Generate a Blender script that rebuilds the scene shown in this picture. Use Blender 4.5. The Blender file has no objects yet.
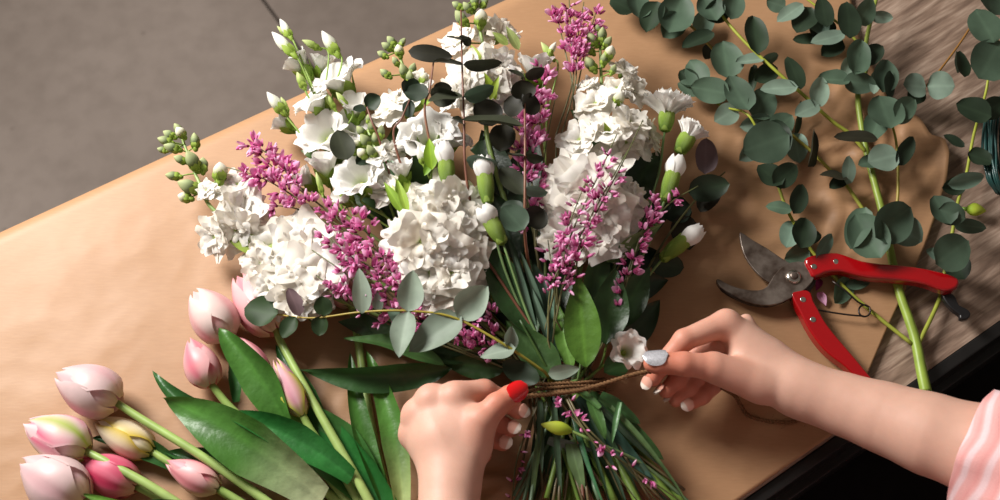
import bpy, bmesh, math, random
import numpy as np
from mathutils import Vector, Matrix, noise
R = random.Random(7)
SC = bpy.context.scene
COL = SC.collection
PI = math.pi
# ---------------------------------------------------------------- camera model
TILT = math.radians(26.0); DIST = 1.3
FWD = Vector((0, math.sin(TILT), -math.cos(TILT)))
RGT = Vector((1, 0, 0)); UPV = Vector((0, math.cos(TILT), math.sin(TILT)))
CAM = -FWD*DIST
def P(px, py, z=0.0):
    """point of the place seen at pixel px,py of the photograph at height z (metres)"""
    d = FWD + RGT*((px-500)/1000/DIST) + UPV*((250-py)/1000/DIST)
    t = (z-CAM.z)/d.z
    return CAM + d*t
def Q(a):                                   # (px, py, z in millimetres)
    return P(a[0], a[1], a[2]*0.001)
def mm(px, z=0.0):                          # a length in pixels -> metres at height z
    return px*0.001*(CAM.z-z)/CAM.z
# ---------------------------------------------------------------- colour / materials
def lin(c):
    return tuple(((x/255)/12.92 if x <= 10.3 else (((x/255)+.055)/1.055)**2.4) for x in c)
def mixc(a, b, t):
    t = max(0, min(1, t))
    return tuple(a[i]*(1-t)+b[i]*t for i in range(3))
def new_mat(name):
    m = bpy.data.materials.new(name); m.use_nodes = True
    nt = m.node_tree; nt.nodes.clear()
    out = nt.nodes.new('ShaderNodeOutputMaterial')
    return m, nt, out
def N(nt, t, **kw):
    n = nt.nodes.new(t)
    for k, v in kw.items():
        if k in n.inputs: n.inputs[k].default_value = v
        else: setattr(n, k, v)
    return n
def mixrgb(nt, mode, fac, a, b):
    n = nt.nodes.new('ShaderNodeMix'); n.data_type = 'RGBA'; n.blend_type = mode
    for sock, v in ((n.inputs['Factor'], fac), (n.inputs[6], a), (n.inputs[7], b)):
        if isinstance(v, bpy.types.NodeSocket): nt.links.new(v, sock)
        elif isinstance(v, (int, float)): sock.default_value = v
        else: sock.default_value = (*v, 1) if len(v) == 3 else v
    return n.outputs[2]
def ramp(nt, fac, stops):
    n = nt.nodes.new('ShaderNodeValToRGB'); e = n.color_ramp.elements
    while len(e) < len(stops): e.new(0.5)
    for i, (p, c) in enumerate(stops):
        e[i].position = p; e[i].color = (*c, 1) if len(c) == 3 else c
    nt.links.new(fac, n.inputs[0]); return n.outputs[0]
def organic(name, trans=0.25, rough=0.5, spec=0.35, nscale=60, namt=0.25, bump=0.0, bscale=300, sss=0.0, coat=0.0):
    """colour from the mesh's own colour attribute, broken up by noise; thin tissue lets light through"""
    m, nt, out = new_mat(name)
    a = N(nt, 'ShaderNodeAttribute', attribute_name='Col')
    tc = N(nt, 'ShaderNodeTexCoord')
    no = N(nt, 'ShaderNodeTexNoise', Scale=nscale, Detail=4.0)
    nt.links.new(tc.outputs['Object'], no.inputs['Vector'])
    g = ramp(nt, no.outputs['Fac'], [(0.3, (1-namt,)*3), (0.7, (1+namt*0.0+0.0,)*3)])
    c = mixrgb(nt, 'MULTIPLY', 1.0, a.outputs['Color'], g)
    b = N(nt, 'ShaderNodeBsdfPrincipled', Roughness=rough)
    b.inputs['Specular IOR Level'].default_value = spec
    if coat: b.inputs['Coat Weight'].default_value = coat; b.inputs['Coat Roughness'].default_value = .12
    if sss:
        b.inputs['Subsurface Weight'].default_value = sss
        b.inputs['Subsurface Radius'].default_value = (1.0, .35, .2)
        b.inputs['Subsurface Scale'].default_value = .006
    nt.links.new(c, b.inputs['Base Color'])
    if bump:
        bn = N(nt, 'ShaderNodeTexNoise', Scale=bscale, Detail=3.0)
        nt.links.new(tc.outputs['Object'], bn.inputs['Vector'])
        bp = N(nt, 'ShaderNodeBump', Strength=bump, Distance=.002)
        nt.links.new(bn.outputs['Fac'], bp.inputs['Height']); nt.links.new(bp.outputs[0], b.inputs['Normal'])
    if trans:
        t = N(nt, 'ShaderNodeBsdfTranslucent'); nt.links.new(c, t.inputs['Color'])
        mx = N(nt, 'ShaderNodeMixShader'); mx.inputs[0].default_value = trans
        nt.links.new(b.outputs[0], mx.inputs[1]); nt.links.new(t.outputs[0], mx.inputs[2])
        nt.links.new(mx.outputs[0], out.inputs[0])
    else: nt.links.new(b.outputs[0], out.inputs[0])
    return m
def plain(name, c, rough=.5, metal=0.0, spec=.5, coat=0.0, nscale=80, namt=.2, bump=0, bscale=200, c2=None):
    m, nt, out = new_mat(name)
    tc = N(nt, 'ShaderNodeTexCoord')
    no = N(nt, 'ShaderNodeTexNoise', Scale=nscale, Detail=5.0)
    nt.links.new(tc.outputs['Object'], no.inputs['Vector'])
    cc = ramp(nt, no.outputs['Fac'], [(0.35, c2 if c2 else tuple(x*(1-namt) for x in c)), (0.65, c)])
    b = N(nt, 'ShaderNodeBsdfPrincipled', Roughness=rough, Metallic=metal)
    b.inputs['Specular IOR Level'].default_value = spec
    if coat: b.inputs['Coat Weight'].default_value = coat; b.inputs['Coat Roughness'].default_value = .1
    nt.links.new(cc, b.inputs['Base Color'])
    if bump:
        bn = N(nt, 'ShaderNodeTexNoise', Scale=bscale, Detail=4.0)
        nt.links.new(tc.outputs['Object'], bn.inputs['Vector'])
        bp = N(nt, 'ShaderNodeBump', Strength=bump, Distance=.002)
        nt.links.new(bn.outputs['Fac'], bp.inputs['Height']); nt.links.new(bp.outputs[0], b.inputs['Normal'])
    nt.links.new(b.outputs[0], out.inputs[0])
    return m
MAT = dict(
    leaf=organic('leaf_tissue', .16, .55, .3, 45, .3),
    gloss=organic('glossy_leaf', .15, .38, .4, 40, .35, bump=.5, bscale=90),
    petal=organic('petal_tissue', .30, .6, .2, 70, .06),
    tulip=organic('tulip_petal', .22, .4, .35, 60, .1),
    stem=organic('stem_tissue', 0, .42, .4, 60, .25),
    skin=organic('skin', 0, .5, .3, 90, .06, bump=.07, bscale=650, sss=.15),
    nail=organic('nail', 0, .2, .5, 60, .03, coat=.4),
)
# ---------------------------------------------------------------- mesh building
class MB:
    def __init__(s): s.v = []; s.f = []; s.c = []
    def grid(s, pts, cols, close=False):
        """pts[i][j] points, cols[i][j] linear colours"""
        n = len(pts); m = len(pts[0]); o = len(s.v)
        for i in range(n):
            for j in range(m):
                s.v.append(tuple(pts[i][j])); s.c.append(cols[i][j] if isinstance(cols, list) else cols)
        for i in range(n-1):
            for j in range(m if close else m-1):
                k = (j+1) % m
                s.f.append((o+i*m+j, o+(i+1)*m+j, o+(i+1)*m+k, o+i*m+k))
    def patch(s, fn, nu=8, nv=7, col=None):
        pts = []; cols = []
        for i in range(nu):
            u = i/(nu-1); rp = []; rc = []
            for j in range(nv):
                v = -1+2*j/(nv-1); p = fn(u, v); rp.append(p)
                rc.append(col(u, v) if callable(col) else col)
            pts.append(rp); cols.append(rc)
        s.grid(pts, cols)
    def tube(s, path, rad, col, seg=7, cap=True):
        n = len(path); rings = []; cols = []
        t0 = (path[1]-path[0]).normalized()
        up = Vector((0, 0, 1)) if abs(t0.z) < .9 else Vector((1, 0, 0))
        side = t0.cross(up).normalized()
        for i, p in enumerate(path):
            t = (path[min(i+1, n-1)]-path[max(i-1, 0)])
            if t.length < 1e-9: t = t0
            t.normalize(); side = (side-t*side.dot(t))
            if side.length < 1e-6: side = t.orthogonal()
            side.normalize(); b = t.cross(side)
            r = rad(i/(n-1)) if callable(rad) else rad
            c = col(i/(n-1)) if callable(col) else col
            rings.append([p+(side*math.cos(2*PI*k/seg)+b*math.sin(2*PI*k/seg))*r for k in range(seg)])
            cols.append([c]*seg)
        o = len(s.v); s.grid(rings, cols, close=True)
        if cap:
            s.f.append(tuple(o+k for k in range(seg))); s.f.append(tuple(o+(n-1)*seg+k for k in reversed(range(seg))))
    def ball(s, c, r, col, nu=8, nv=10, axis=None, len_=1.0, egg=0.0):
        """ellipsoid; axis = long direction, len_ = stretch, egg>0 = pointed tip"""
        M = frame(axis if axis else Vector((0, 0, 1)))
        pts = []; cols = []
        for i in range(nu+1):
            th = PI*i/nu; row = []; rc = []
            zz = -math.cos(th); rr = math.sin(th)*(1-egg*zz)
            for j in range(nv):
                a = 2*PI*j/nv
                row.append(Vector(c)+M @ Vector((rr*math.cos(a)*r, rr*math.sin(a)*r, zz*r*len_)))
                rc.append(col((zz+1)/2) if callable(col) else col)
            pts.append(row); cols.append(rc)
        s.grid(pts, cols, close=True)
    def mesh(s, name, mat, smooth=True, off=None):
        me = bpy.data.meshes.new(name)
        v = np.array([tuple(x) for x in s.v], dtype=float)
        if off is not None: v = v-np.array(off)
        me.from_pydata(v.tolist(), [], s.f); me.update()
        at = me.color_attributes.new('Col', 'FLOAT_COLOR', 'POINT')
        c = np.ones((len(v), 4), dtype=np.float32); c[:, :3] = np.array(s.c, dtype=np.float32)
        at.data.foreach_set('color', c.ravel())
        me.materials.append(MAT[mat] if isinstance(mat, str) else mat)
        if smooth: me.polygons.foreach_set('use_smooth', [True]*len(me.polygons))
        return me
def frame(d, spin=0.0):
    d = Vector(d).normalized()
    up = Vector((0, 0, 1)) if abs(d.z) < .95 else Vector((0, 1, 0))
    x = up.cross(d).normalized(); y = d.cross(x)
    M = Matrix((x, y, d)).transposed()
    return M @ Matrix.Rotation(spin, 3, 'Z')
def link(o, parent=None):
    COL.objects.link(o)
    if parent is not None: o.parent = parent
    return o
def thing(name, label, cat, loc, group=None):
    o = bpy.data.objects.new(name, None); o.location = loc; o.empty_display_size = .02
    o['label'] = label; o['category'] = cat
    if group: o['group'] = group
    return link(o)
def tag(o, label, cat, group=None):
    o['label'] = label; o['category'] = cat
    if group: o['group'] = group
    return o
def part(name, mb, mat, parent, label=None, smooth=True):
    """a part modelled in world coordinates under a thing (which has no rotation)"""
    off = parent.location if parent is not None else None
    if parent is not None and parent.parent is not None: off = parent.parent.location+parent.location
    o = bpy.data.objects.new(name, mb.mesh(name, mat, smooth, off))
    if label: o['label'] = label
    return link(o, parent)
def inst(name, me, parent, loc, d, spin=0.0, sc=1.0, sub=None):
    """a copy of a ready-made part placed at a world point, with its own sub-parts"""
    o = bpy.data.objects.new(name, me); link(o, parent)
    M = frame(d, spin).to_4x4()
    s = sc if isinstance(sc, (tuple, list)) else (sc,)*3
    o.matrix_local = Matrix.Translation(Vector(loc)-parent.location) @ M @ Matrix.Diagonal((*s, 1))
    for nm, sm in (sub or []):
        link(bpy.data.objects.new(nm, sm), o)
    return o
def solo(name, mb, mat, label, cat, group=None, smooth=True):
    """a thing that is one mesh, origin at its middle"""
    c = np.array([tuple(x) for x in mb.v]).mean(0)
    o = bpy.data.objects.new(name, mb.mesh(name, mat, smooth, c)); o.location = c
    return tag(link(o), label, cat, group)
def spline(pts, n=8):
    """Catmull-Rom through Vectors"""
    p = [Vector(x) for x in pts]
    if len(p) == 2: return [p[0].lerp(p[1], i/n) for i in range(n+1)]
    q = [p[0]*2-p[1]]+p+[p[-1]*2-p[-2]]; out = []
    for i in range(1, len(q)-2):
        a, b, c, d = q[i-1:i+3]
        for k in range(n):
            t = k/n
            out.append(.5*((2*b)+(c-a)*t+(2*a-5*b+4*c-d)*t*t+(3*b-3*c+d-a)*t**3))
    out.append(p[-1]); return out
# ---------------------------------------------------------------- leaves
VS = [-1, -.8, -.5, -.2, 0, .2, .5, .8, 1]
def prof_round(u): return max(0, math.sin(PI*min(1, u**.85)))**.55
def prof_lance(u): return max(0, math.sin(PI*u**.75))**.95
def prof_tulip(u): return min(1, .45+1.3*u)*max(0, (1-u**2.6))**.8
def prof_blade(u): return min(1, .6+u)*max(0, 1-u**2)**.7
def prof_ovate(u): return max(0, math.sin(PI*u**.72))**.72
PROF = dict(ovate=prof_ovate, round=prof_round, lance=prof_lance, tulip=prof_tulip, blade=prof_blade)
def leaf_into(mb, b, t, w, c, roll=0.0, cup=.12, curl=.0, prof='round', nu=11, rib=.25, wave=0.0, side_bend=0.0, c_base=None, nrm=None, stripes=0.0):
    """b, t world points; w width in metres; c linear colour; roll degrees about the axis (real width stays w)"""
    b = Vector(b); t = Vector(t); a = t-b; L = a.length; d = a.normalized()
    n = Vector(nrm) if nrm else -FWD.lerp(Vector((0, 0, -1)), .5)
    n = (n-d*n.dot(d))
    if n.length < .15: n = d.orthogonal()
    n.normalize(); s = d.cross(n)
    rm = Matrix.Rotation(math.radians(roll), 3, d); n = rm @ n; s = rm @ s
    f = PROF[prof]; ph = R.random()*6; pts = []; cols = []
    for i in range(nu):
        u = i/(nu-1); hw = w/2*f(u); rp = []; rc = []
        for v in VS:
            lift = cup*w*(v*v-.3)*min(1, f(u)*1.2)+curl*L*(4*u*(1-u))*.5
            lift += wave*w*math.sin(u*9+ph+(1.5 if v > 0 else 0))*abs(v)**1.5
            p = b+a*u+s*(v*hw+side_bend*L*4*u*(1-u))+n*lift
            cc = c if c_base is None else mixc(c_base, c, u*2.2)
            k = 1+(rib if v == 0 else 0)-(.06*abs(v))
            if stripes: k *= 1+stripes*math.sin(v*23+ph)*.5
            rp.append(p); rc.append(tuple(x*k for x in cc))
        pts.append(rp); cols.append(rc)
    mb.grid(pts, cols)
# ================================================================ setting
E0 = P(740, 502); E1 = P(1000, 320)
ED = (E1-E0).normalized(); EN = Vector((-ED.y, ED.x, 0))      # along the near table edge / away from it
FL0 = P(-80, 283); FL1 = P(820, -133)
FD = (FL1-FL0).normalized(); FN = Vector((-FD.y, FD.x, 0))
FLOOR_Z = -0.78
def floor_mat():
    m, nt, out = new_mat('worn_concrete'); tc = N(nt, 'ShaderNodeTexCoord')
    n1 = N(nt, 'ShaderNodeTexNoise', Scale=2.2, Detail=6.0); n2 = N(nt, 'ShaderNodeTexNoise', Scale=28.0, Detail=6.0)
    for n in (n1, n2): nt.links.new(tc.outputs['Object'], n.inputs['Vector'])
    c1 = ramp(nt, n1.outputs['Fac'], [(.3, lin((109, 97, 88))), (.7, lin((128, 116, 107)))])
    c2 = ramp(nt, n2.outputs['Fac'], [(.3, (.86, .85, .84)), (.6, (1, 1, 1))])
    c = mixrgb(nt, 'MULTIPLY', 1.0, c1, c2)
    sp = N(nt, 'ShaderNodeTexVoronoi', Scale=9.0); nt.links.new(tc.outputs['Object'], sp.inputs['Vector'])
    spot = ramp(nt, sp.outputs['Distance'], [(.02, (.7, .68, .66)), (.06, (1, 1, 1))])
    c = mixrgb(nt, 'MULTIPLY', .7, c, spot)
    b = N(nt, 'ShaderNodeBsdfPrincipled', Roughness=.75); nt.links.new(c, b.inputs['Base Color'])
    nt.links.new(b.outputs[0], out.inputs[0]); return m
def kraft_mat():
    m, nt, out = new_mat('kraft_paper'); tc = N(nt, 'ShaderNodeTexCoord')
    mp = N(nt, 'ShaderNodeMapping'); mp.inputs['Scale'].default_value = (1, 6, 1); mp.inputs['Rotation'].default_value = (0, 0, .5)
    nt.links.new(tc.outputs['Object'], mp.inputs['Vector'])
    n1 = N(nt, 'ShaderNodeTexNoise', Scale=90.0, Detail=5.0); n2 = N(nt, 'ShaderNodeTexNoise', Scale=5.0, Detail=3.0)
    nt.links.new(mp.outputs[0], n1.inputs['Vector']); nt.links.new(tc.outputs['Object'], n2.inputs['Vector'])
    c1 = ramp(nt, n1.outputs['Fac'], [(.3, lin((165, 126, 92))), (.7, lin((171, 132, 97)))])
    c2 = ramp(nt, n2.outputs['Fac'], [(.3, (.93, .92, .9)), (.7, (1, 1, 1))])
    c = mixrgb(nt, 'MULTIPLY', 1.0, c1, c2)
    b = N(nt, 'ShaderNodeBsdfPrincipled', Roughness=.5); b.inputs['Specular IOR Level'].default_value = .35
    nt.links.new(c, b.inputs['Base Color'])
    bp = N(nt, 'ShaderNodeBump', Strength=.05, Distance=.001); nt.links.new(n1.outputs['Fac'], bp.inputs['Height'])
    nt.links.new(bp.outputs[0], b.inputs['Normal'])
    nt.links.new(b.outputs[0], out.inputs[0]); return m
def wood_mat():
    m, nt, out = new_mat('weathered_wood'); tc = N(nt, 'ShaderNodeTexCoord')
    mp = N(nt, 'ShaderNodeMapping'); mp.inputs['Rotation'].default_value = (0, 0, -math.atan2(ED.y, ED.x))
    mp2 = N(nt, 'ShaderNodeMapping'); mp2.inputs['Scale'].default_value = (1, 9, 1)
    nt.links.new(tc.outputs['Object'], mp.inputs['Vector']); nt.links.new(mp.outputs[0], mp2.inputs['Vector'])
    n1 = N(nt, 'ShaderNodeTexNoise', Scale=14.0, Detail=7.0, Distortion=.6); n2 = N(nt, 'ShaderNodeTexNoise', Scale=70.0, Detail=4.0)
    nt.links.new(mp2.outputs[0], n1.inputs['Vector']); nt.links.new(mp2.outputs[0], n2.inputs['Vector'])
    c1 = ramp(nt, n1.outputs['Fac'], [(.28, lin((104, 82, 68))), (.5, lin((152, 127, 109))), (.72, lin((196, 172, 153)))])
    c2 = ramp(nt, n2.outputs['Fac'], [(.3, (.72, .7, .68)), (.65, (1, 1, 1))])
    c = mixrgb(nt, 'MULTIPLY', .8, c1, c2)
    b = N(nt, 'ShaderNodeBsdfPrincipled', Roughness=.65); nt.links.new(c, b.inputs['Base Color'])
    bp = N(nt, 'ShaderNodeBump', Strength=.3, Distance=.002); nt.links.new(n1.outputs['Fac'], bp.inputs['Height'])
    nt.links.new(bp.outputs[0], b.inputs['Normal']); nt.links.new(b.outputs[0], out.inputs[0]); return m
MAT['floor'] = floor_mat(); MAT['kraft'] = kraft_mat(); MAT['wood'] = wood_mat()
MAT['black_metal'] = plain('black_painted_steel', lin((30, 28, 27)), .4, 0, .4)
# ---- floor: two concrete fields either side of a sawn joint
j0 = P(266, 4, FLOOR_Z); j1 = P(280, 23, FLOOR_Z); jd = (j1-j0).normalized(); jn = Vector((-jd.y, jd.x, 0))
mb = MB(); W = (1, 1, 1); o = j0-jd*3
for sgn in (-1, 1):
    a = o+jn*sgn*.0035
    q = [a, a+jd*8, a+jd*8+jn*sgn*5, a+jn*sgn*5]
    mb.v += [tuple(x) for x in q]+[tuple(x-Vector((0, 0, .02))) for x in q[:2]]; mb.c += [W]*6
    k = len(mb.v)-6
    mb.f.append((k, k+1, k+2, k+3)); mb.f.append((k, k+1, k+5, k+4))
k = len(mb.v)
mb.v += [tuple(o+jn*.01*s+jd*l-Vector((0, 0, .019))) for s, l in ((-1, 0), (1, 0), (1, 8), (-1, 8))]; mb.c += [W]*4
mb.f.append((k, k+1, k+2, k+3))
fl = bpy.data.objects.new('floor', mb.mesh('floor', 'floor', smooth=False)); fl['kind'] = 'structure'; link(fl)
# ---- table
def box_into(mb, o, x, y, z, bev=0):
    """o corner, x y z edge vectors"""
    k = len(mb.v)
    for c in (0, 1):
        for a, b in ((0, 0), (1, 0), (1, 1), (0, 1)):
            mb.v.append(tuple(o+x*a+y*b+z*c)); mb.c.append(W)
    mb.f += [(k, k+3, k+2, k+1), (k+4, k+5, k+6, k+7), (k, k+1, k+5, k+4), (k+1, k+2, k+6, k+5), (k+2, k+3, k+7, k+6), (k+3, k, k+4, k+7)]
def bevel(o, w, seg=2):
    m = o.modifiers.new('edges', 'BEVEL'); m.width = w; m.segments = seg; m.limit_method = 'ANGLE'; m.angle_limit = .6
depth = min((P(px, 246-.4617*px)-E0).dot(EN) for px in (-80, 200, 500, 820))-.012
print('TABLE depth', depth, 'angle near', math.degrees(math.atan2(ED.y, ED.x)), 'far', math.degrees(math.atan2(FD.y, FD.x)))
tb = thing('work_table', 'weathered grey-brown wooden work table with a black edge under the brown paper', 'table', E0+Vector((0, 0, FLOOR_Z)))
X0 = E0-ED*1.0; LEN = 2.1
mb = MB()
npl = 4; pw = (depth-.0)/npl
for i in range(npl):
    box_into(mb, X0+EN*(i*pw+.00015)+Vector((0, 0, -.0345)), ED*LEN, EN*(pw-.0001), Vector((0, 0, .033)))
top = part('tabletop', mb, 'wood', tb, smooth=False); pass
mb = MB(); box_into(mb, X0-EN*.012+Vector((0, 0, -.04)), ED*LEN, EN*.012, Vector((0, 0, .0385)))
box_into(mb, X0-EN*.02+Vector((0, 0, -.075)), ED*LEN, EN*.02, Vector((0, 0, .034)))
bevel(part('edge_rail', mb, 'black_metal', tb, 'black metal edge rail', smooth=False), .0015)
mb = MB(); box_into(mb, X0+EN*(depth-.03)+Vector((0, 0, -.075)), ED*LEN, EN*.02, Vector((0, 0, .04)))
part('back_rail', mb, 'black_metal', tb, smooth=False)
for a, b in ((.06, .04), (.06, depth-.1), (LEN-.1, .04), (LEN-.1, depth-.1)):
    mb = MB(); box_into(mb, X0+ED*a+EN*b+Vector((0, 0, FLOOR_Z)), ED*.045, EN*.045, Vector((0, 0, -FLOOR_Z-.036)))
    part('leg', mb, 'black_metal', tb, smooth=False)
# ---- kraft paper: Coons patch between four drawn edges, creased, its far side bent down over the table edge
def resample(pts, n):
    p = [Vector(x) for x in pts]; d = [0]
    for i in range(1, len(p)): d.append(d[-1]+(p[i]-p[i-1]).length)
    out = []
    for k in range(n):
        t = d[-1]*k/(n-1); i = 1
        while i < len(p)-1 and d[i] < t: i += 1
        out.append(p[i-1].lerp(p[i], (t-d[i-1])/max(1e-9, d[i]-d[i-1])))
    return out
NU, NV = 250, 150
bot = resample([P(-80, 690), P(560, 624), P(700, 527), P(740, 499.5), P(850, 423)], NU)
topl = resample([P(-80, 283), P(820, -133)], NU)
lef = resample([P(-80, 690), P(-80, 283)], NV)
rig = resample([P(850, 423), P(851, 412), P(856, 396), P(868, 372), P(886, 330), P(903, 294), P(924, 247), P(936, 212), P(944, 182), P(945, 158), P(941, 146),
                P(927, 141), P(917, 124), P(903, 116), P(884, 100), P(872, 72), P(858, 40), P(850, 0), P(842, -60), P(820, -133)], NV)
def crease(x, y):
    p = Vector((x, y, 0)); h = 0
    for k, (s, a) in enumerate(((5, .0014), (12, .0006), (33, .0002))):
        n = noise.noise(p*s+Vector((k*7.3, 0, 0))); h += a*(1-2.6*abs(n))
    # crumpled patches: under the eucalyptus and round the left hand
    for (cx, cy, rr, amp, fs) in ((835, 165, .085, .0085, 30), (860, 120, .05, .006, 28), (745, 190, .06, .003, 22), (475, 460, .11, .0058, 28), (385, 450, .06, .0025, 26), (735, 235, .05, .002, 24), (70, 400, .1, .0008, 20), (240, 220, .1, .0008, 16)):
        c = P(cx, cy); d = (Vector((c.x, c.y, 0))-p).length/rr
        if d < 2.2:
            q = p+Vector((noise.noise(p*9), noise.noise(p*9+Vector((5, 0, 0))), 0))*.04
            f = math.exp(-d*d); n = noise.noise(q*fs+Vector((3.1, 1.7, 0)))
            h += amp*f*(1-2.2*abs(n)+.5*noise.noise(q*fs*2.1))
    return h
mb = MB(); pts = []
for j in range(NV):
    v = j/(NV-1); row = []
    for i in range(NU):
        u = i/(NU-1)
        p = bot[i]*(1-v)+topl[i]*v+lef[j]*(1-u)+rig[j]*u-(bot[0]*(1-u)*(1-v)+bot[-1]*u*(1-v)+topl[0]*(1-u)*v+topl[-1]*u*v)
        edge = min(1, (1-v)*9)
        z = max(.0008, .0032+crease(p.x, p.y)*edge)
        # right border curls up a little at the free corner
        k = max(0, u-.955)/.045; cc = (p-P(942, 150)).length
        z += .010*k*k*math.exp(-(cc/.05)**2)
        row.append(Vector((p.x, p.y, z)))
    pts.append(row)
rad = .022
for k in range(1, 9):
    a = PI/2*k/8
    pts.append([Vector((t.x, t.y, 0))+FN*rad*math.sin(a)+Vector((0, 0, .0032-rad*(1-math.cos(a)))) for t in topl])
for k in range(1, 5):
    pts.append([Vector((t.x, t.y, 0))+FN*(rad+.002*k)+Vector((0, 0, .0032-rad-.02*k)) for t in topl])
mb.grid(pts, W)
pap = solo('kraft_paper', mb, 'kraft', 'large sheet of brown kraft paper spread over the table', 'wrapping paper')
sm = pap.modifiers.new('thickness', 'SOLIDIFY'); sm.thickness = .0004; sm.offset = -1
# ================================================================ ready-made blooms
WHITE = lin((247, 245, 240)); CREAM = lin((243, 236, 222)); GRN = lin((150, 176, 60)); LIME = lin((168, 196, 74)); PALEG = lin((206, 216, 160))
def rosette(seed, layers, tight=1.0):
    """double ruffled stock floret, radius 1, facing +Z"""
    r = random.Random(seed); mb = MB()
    for (n, L, lift, wid, ruf) in layers:
        a0 = r.random()*6
        for k in range(n):
            a = a0+2*PI*k/n+r.uniform(-.25, .25); l = L*r.uniform(.85, 1.12); li = lift+r.uniform(-.12, .14)
            ph = r.random()*6; fq = r.uniform(3.5, 5.5); ca, sa = math.cos(a), math.sin(a); cv = r.uniform(-.08, .28); w = wid*r.uniform(.9, 1.15)
            notch = r.uniform(.0, .14)
            def fn(u, v):
                rad = .06+l*(u-.12*u*u)*math.cos(li*(1-.35*u)); z = l*math.sin(li*(1-.45*u))*u-cv*u**3*l*.7
                hw = w*l*(.18+.82*u**.8)*(1-.28*u**6)
                e = 1-notch*(1-abs(v))*u**4
                x = rad*e; y = hw*v*(1-.12*u*abs(v)); z2 = z+ruf*u**1.6*math.sin(fq*v*1.6+ph)+ruf*.55*u**4*math.sin(12*v+2*ph)+.20*v*v*u*l*(1-.3*u)
                return Vector((x*ca-y*sa, x*sa+y*ca, z2))
            sh = r.uniform(.97, 1.0); tint = mixc(CREAM, WHITE, r.random())
            mb.patch(fn, 7, 8, lambda u, v: tuple(c*sh for c in mixc(PALEG, tint, .35+u*5)))
    return mb.mesh('bloom', 'petal')
ROS = [rosette(10+i, [(5, 1.0, .08+.06*i, .88, .06), (4, .76, .6, .95, .07), (3, .5, 1.1, 1.05, .07)]) for i in range(5)]
ROS2 = [rosette(40+i, [(4, 1.0, .2, .95, .08), (4, .86, .65, .9, .10), (3, .6, 1.05, .95, .1)]) for i in range(3)]
def calyx_mesh(n=5, L=.9, r0=.26, c0=lin((122, 160, 50)), c1=lin((160, 190, 80)), flare=.25, tube=.0):
    mb = MB()
    for k in range(n):
        a = 2*PI*k/n
        def fn(u, v):
            rad = r0*(.35+1.0*min(1, u*2.2)**.7)+flare*u*u; hw = r0*1.1*math.sin(PI*min(1, .16+u*.84))**.8+.002
            x = rad; y = hw*v; z = -.35+u*L-.0*v
            return Vector((x*math.cos(a)-y*math.sin(a), x*math.sin(a)+y*math.cos(a), z))
        mb.patch(fn, 7, 5, lambda u, v: mixc(c0, c1, u))
    mb.ball((0, 0, -.18), r0*.98, lambda t: mixc(c0, c1, t), 6, 10, None, 1.3)
    return mb.mesh('calyx', 'leaf')
CALYX = calyx_mesh()
def small_calyx():
    mb = MB(); mb.ball((0, 0, -.3), .2, lambda t: mixc(lin((122, 160, 60)), lin((180, 200, 120)), t), 7, 9, None, 1.7); return mb.mesh('calyx', 'leaf')
SCAL = small_calyx()
def cupflower(seed, n=6, openness=.5, ruf=.06):
    """eustoma bell, about 1 wide and 1 high, opening along +Z"""
    r = random.Random(seed); mb = MB()
    for lay in (0, 1):
        a0 = r.random()*6
        for k in range(n):
            a = a0+2*PI*k/n+r.uniform(-.15, .15); ph = r.random()*6; op = openness*(1-.35*lay)*r.uniform(.85, 1.15); H = r.uniform(1.2, 1.4)*(1-.06*lay)
            fq = r.uniform(2.5, 4); ca, sa = math.cos(a), math.sin(a)
            def fn(u, v):
                rad = .10+.62*(1-(1-u)**2.0)*(.75+.25*op)+op*.62*u**3.2
                z = H*u*(1-.25*op*u)-op*.32*u**6
                ang = v*(.72+.12*u)*(1-.25*u**7)
                zz = z-.2*v*v*u**3+ruf*u**3*math.sin(fq*v+ph); rr = rad*(1-.05*lay)+ruf*1.2*u**3*math.sin(fq*1.7*v+ph*2)+.04*v*(1 if k % 2 else -1)*u
                aa = a+ang
                return Vector((rr*math.cos(aa), rr*math.sin(aa), zz))
            mb.patch(fn, 9, 9, lambda u, v: mixc(lin((190, 205, 130)), WHITE, u*2.6))
    mb.ball((0, 0, .2), .09, lin((190, 200, 120)), 6, 8, None, 1.6)
    return mb.mesh('bloom', 'petal')
CUP = [cupflower(70+i, 5, .62, .08) for i in range(3)]; CUPN = [cupflower(80+i, 5, .22, .05) for i in range(2)]
def bud_mesh(c_tip, c_mid, c_base, elong=1.5, egg=.35, twist=True, seed=1):
    mb = MB(); pts = []; cols = []
    for i in range(11):
        u = i/10; z = u*2*elong; rr = math.sin(PI*min(1, u*.93+.05))**.8*(1-egg*(u-.5))
        row = []; rc = []
        for j in range(14):
            a = 2*PI*j/14+(u*1.6 if twist else 0); k = 1+.07*math.cos(3*(2*PI*j/14))*(u > .2)
            row.append(Vector((rr*k*math.cos(a), rr*k*math.sin(a), z)))
            c = mixc(c_base, c_mid, u*2.6) if u < .38 else mixc(c_mid, c_tip, (u-.38)*2)
            rc.append(tuple(x*(.94+.06*math.cos(3*(2*PI*j/14))) for x in c))
        pts.append(row); cols.append(rc)
    mb.grid(pts, cols, close=True); return mb.mesh('bud', 'petal')
BUDW = bud_mesh(lin((250, 248, 240)), lin((240, 242, 222)), lin((176, 200, 96)), 1.55, .5)
BUDG = bud_mesh(lin((214, 224, 160)), lin((176, 200, 104)), lin((140, 170, 70)), 1.8, .5)
BUDS = bud_mesh(lin((196, 204, 150)), lin((146, 162, 116)), lin((124, 148, 92)), 1.45, .3, False)      # stock bud
BUDH = bud_mesh(lin((250, 246, 232)), lin((226, 228, 186)), lin((156, 176, 110)), 1.1, .1, False)      # stock bud breaking
BUDY = bud_mesh(lin((208, 216, 90)), lin((196, 214, 72)), lin((150, 186, 60)), 1.7, .45, False)
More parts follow.
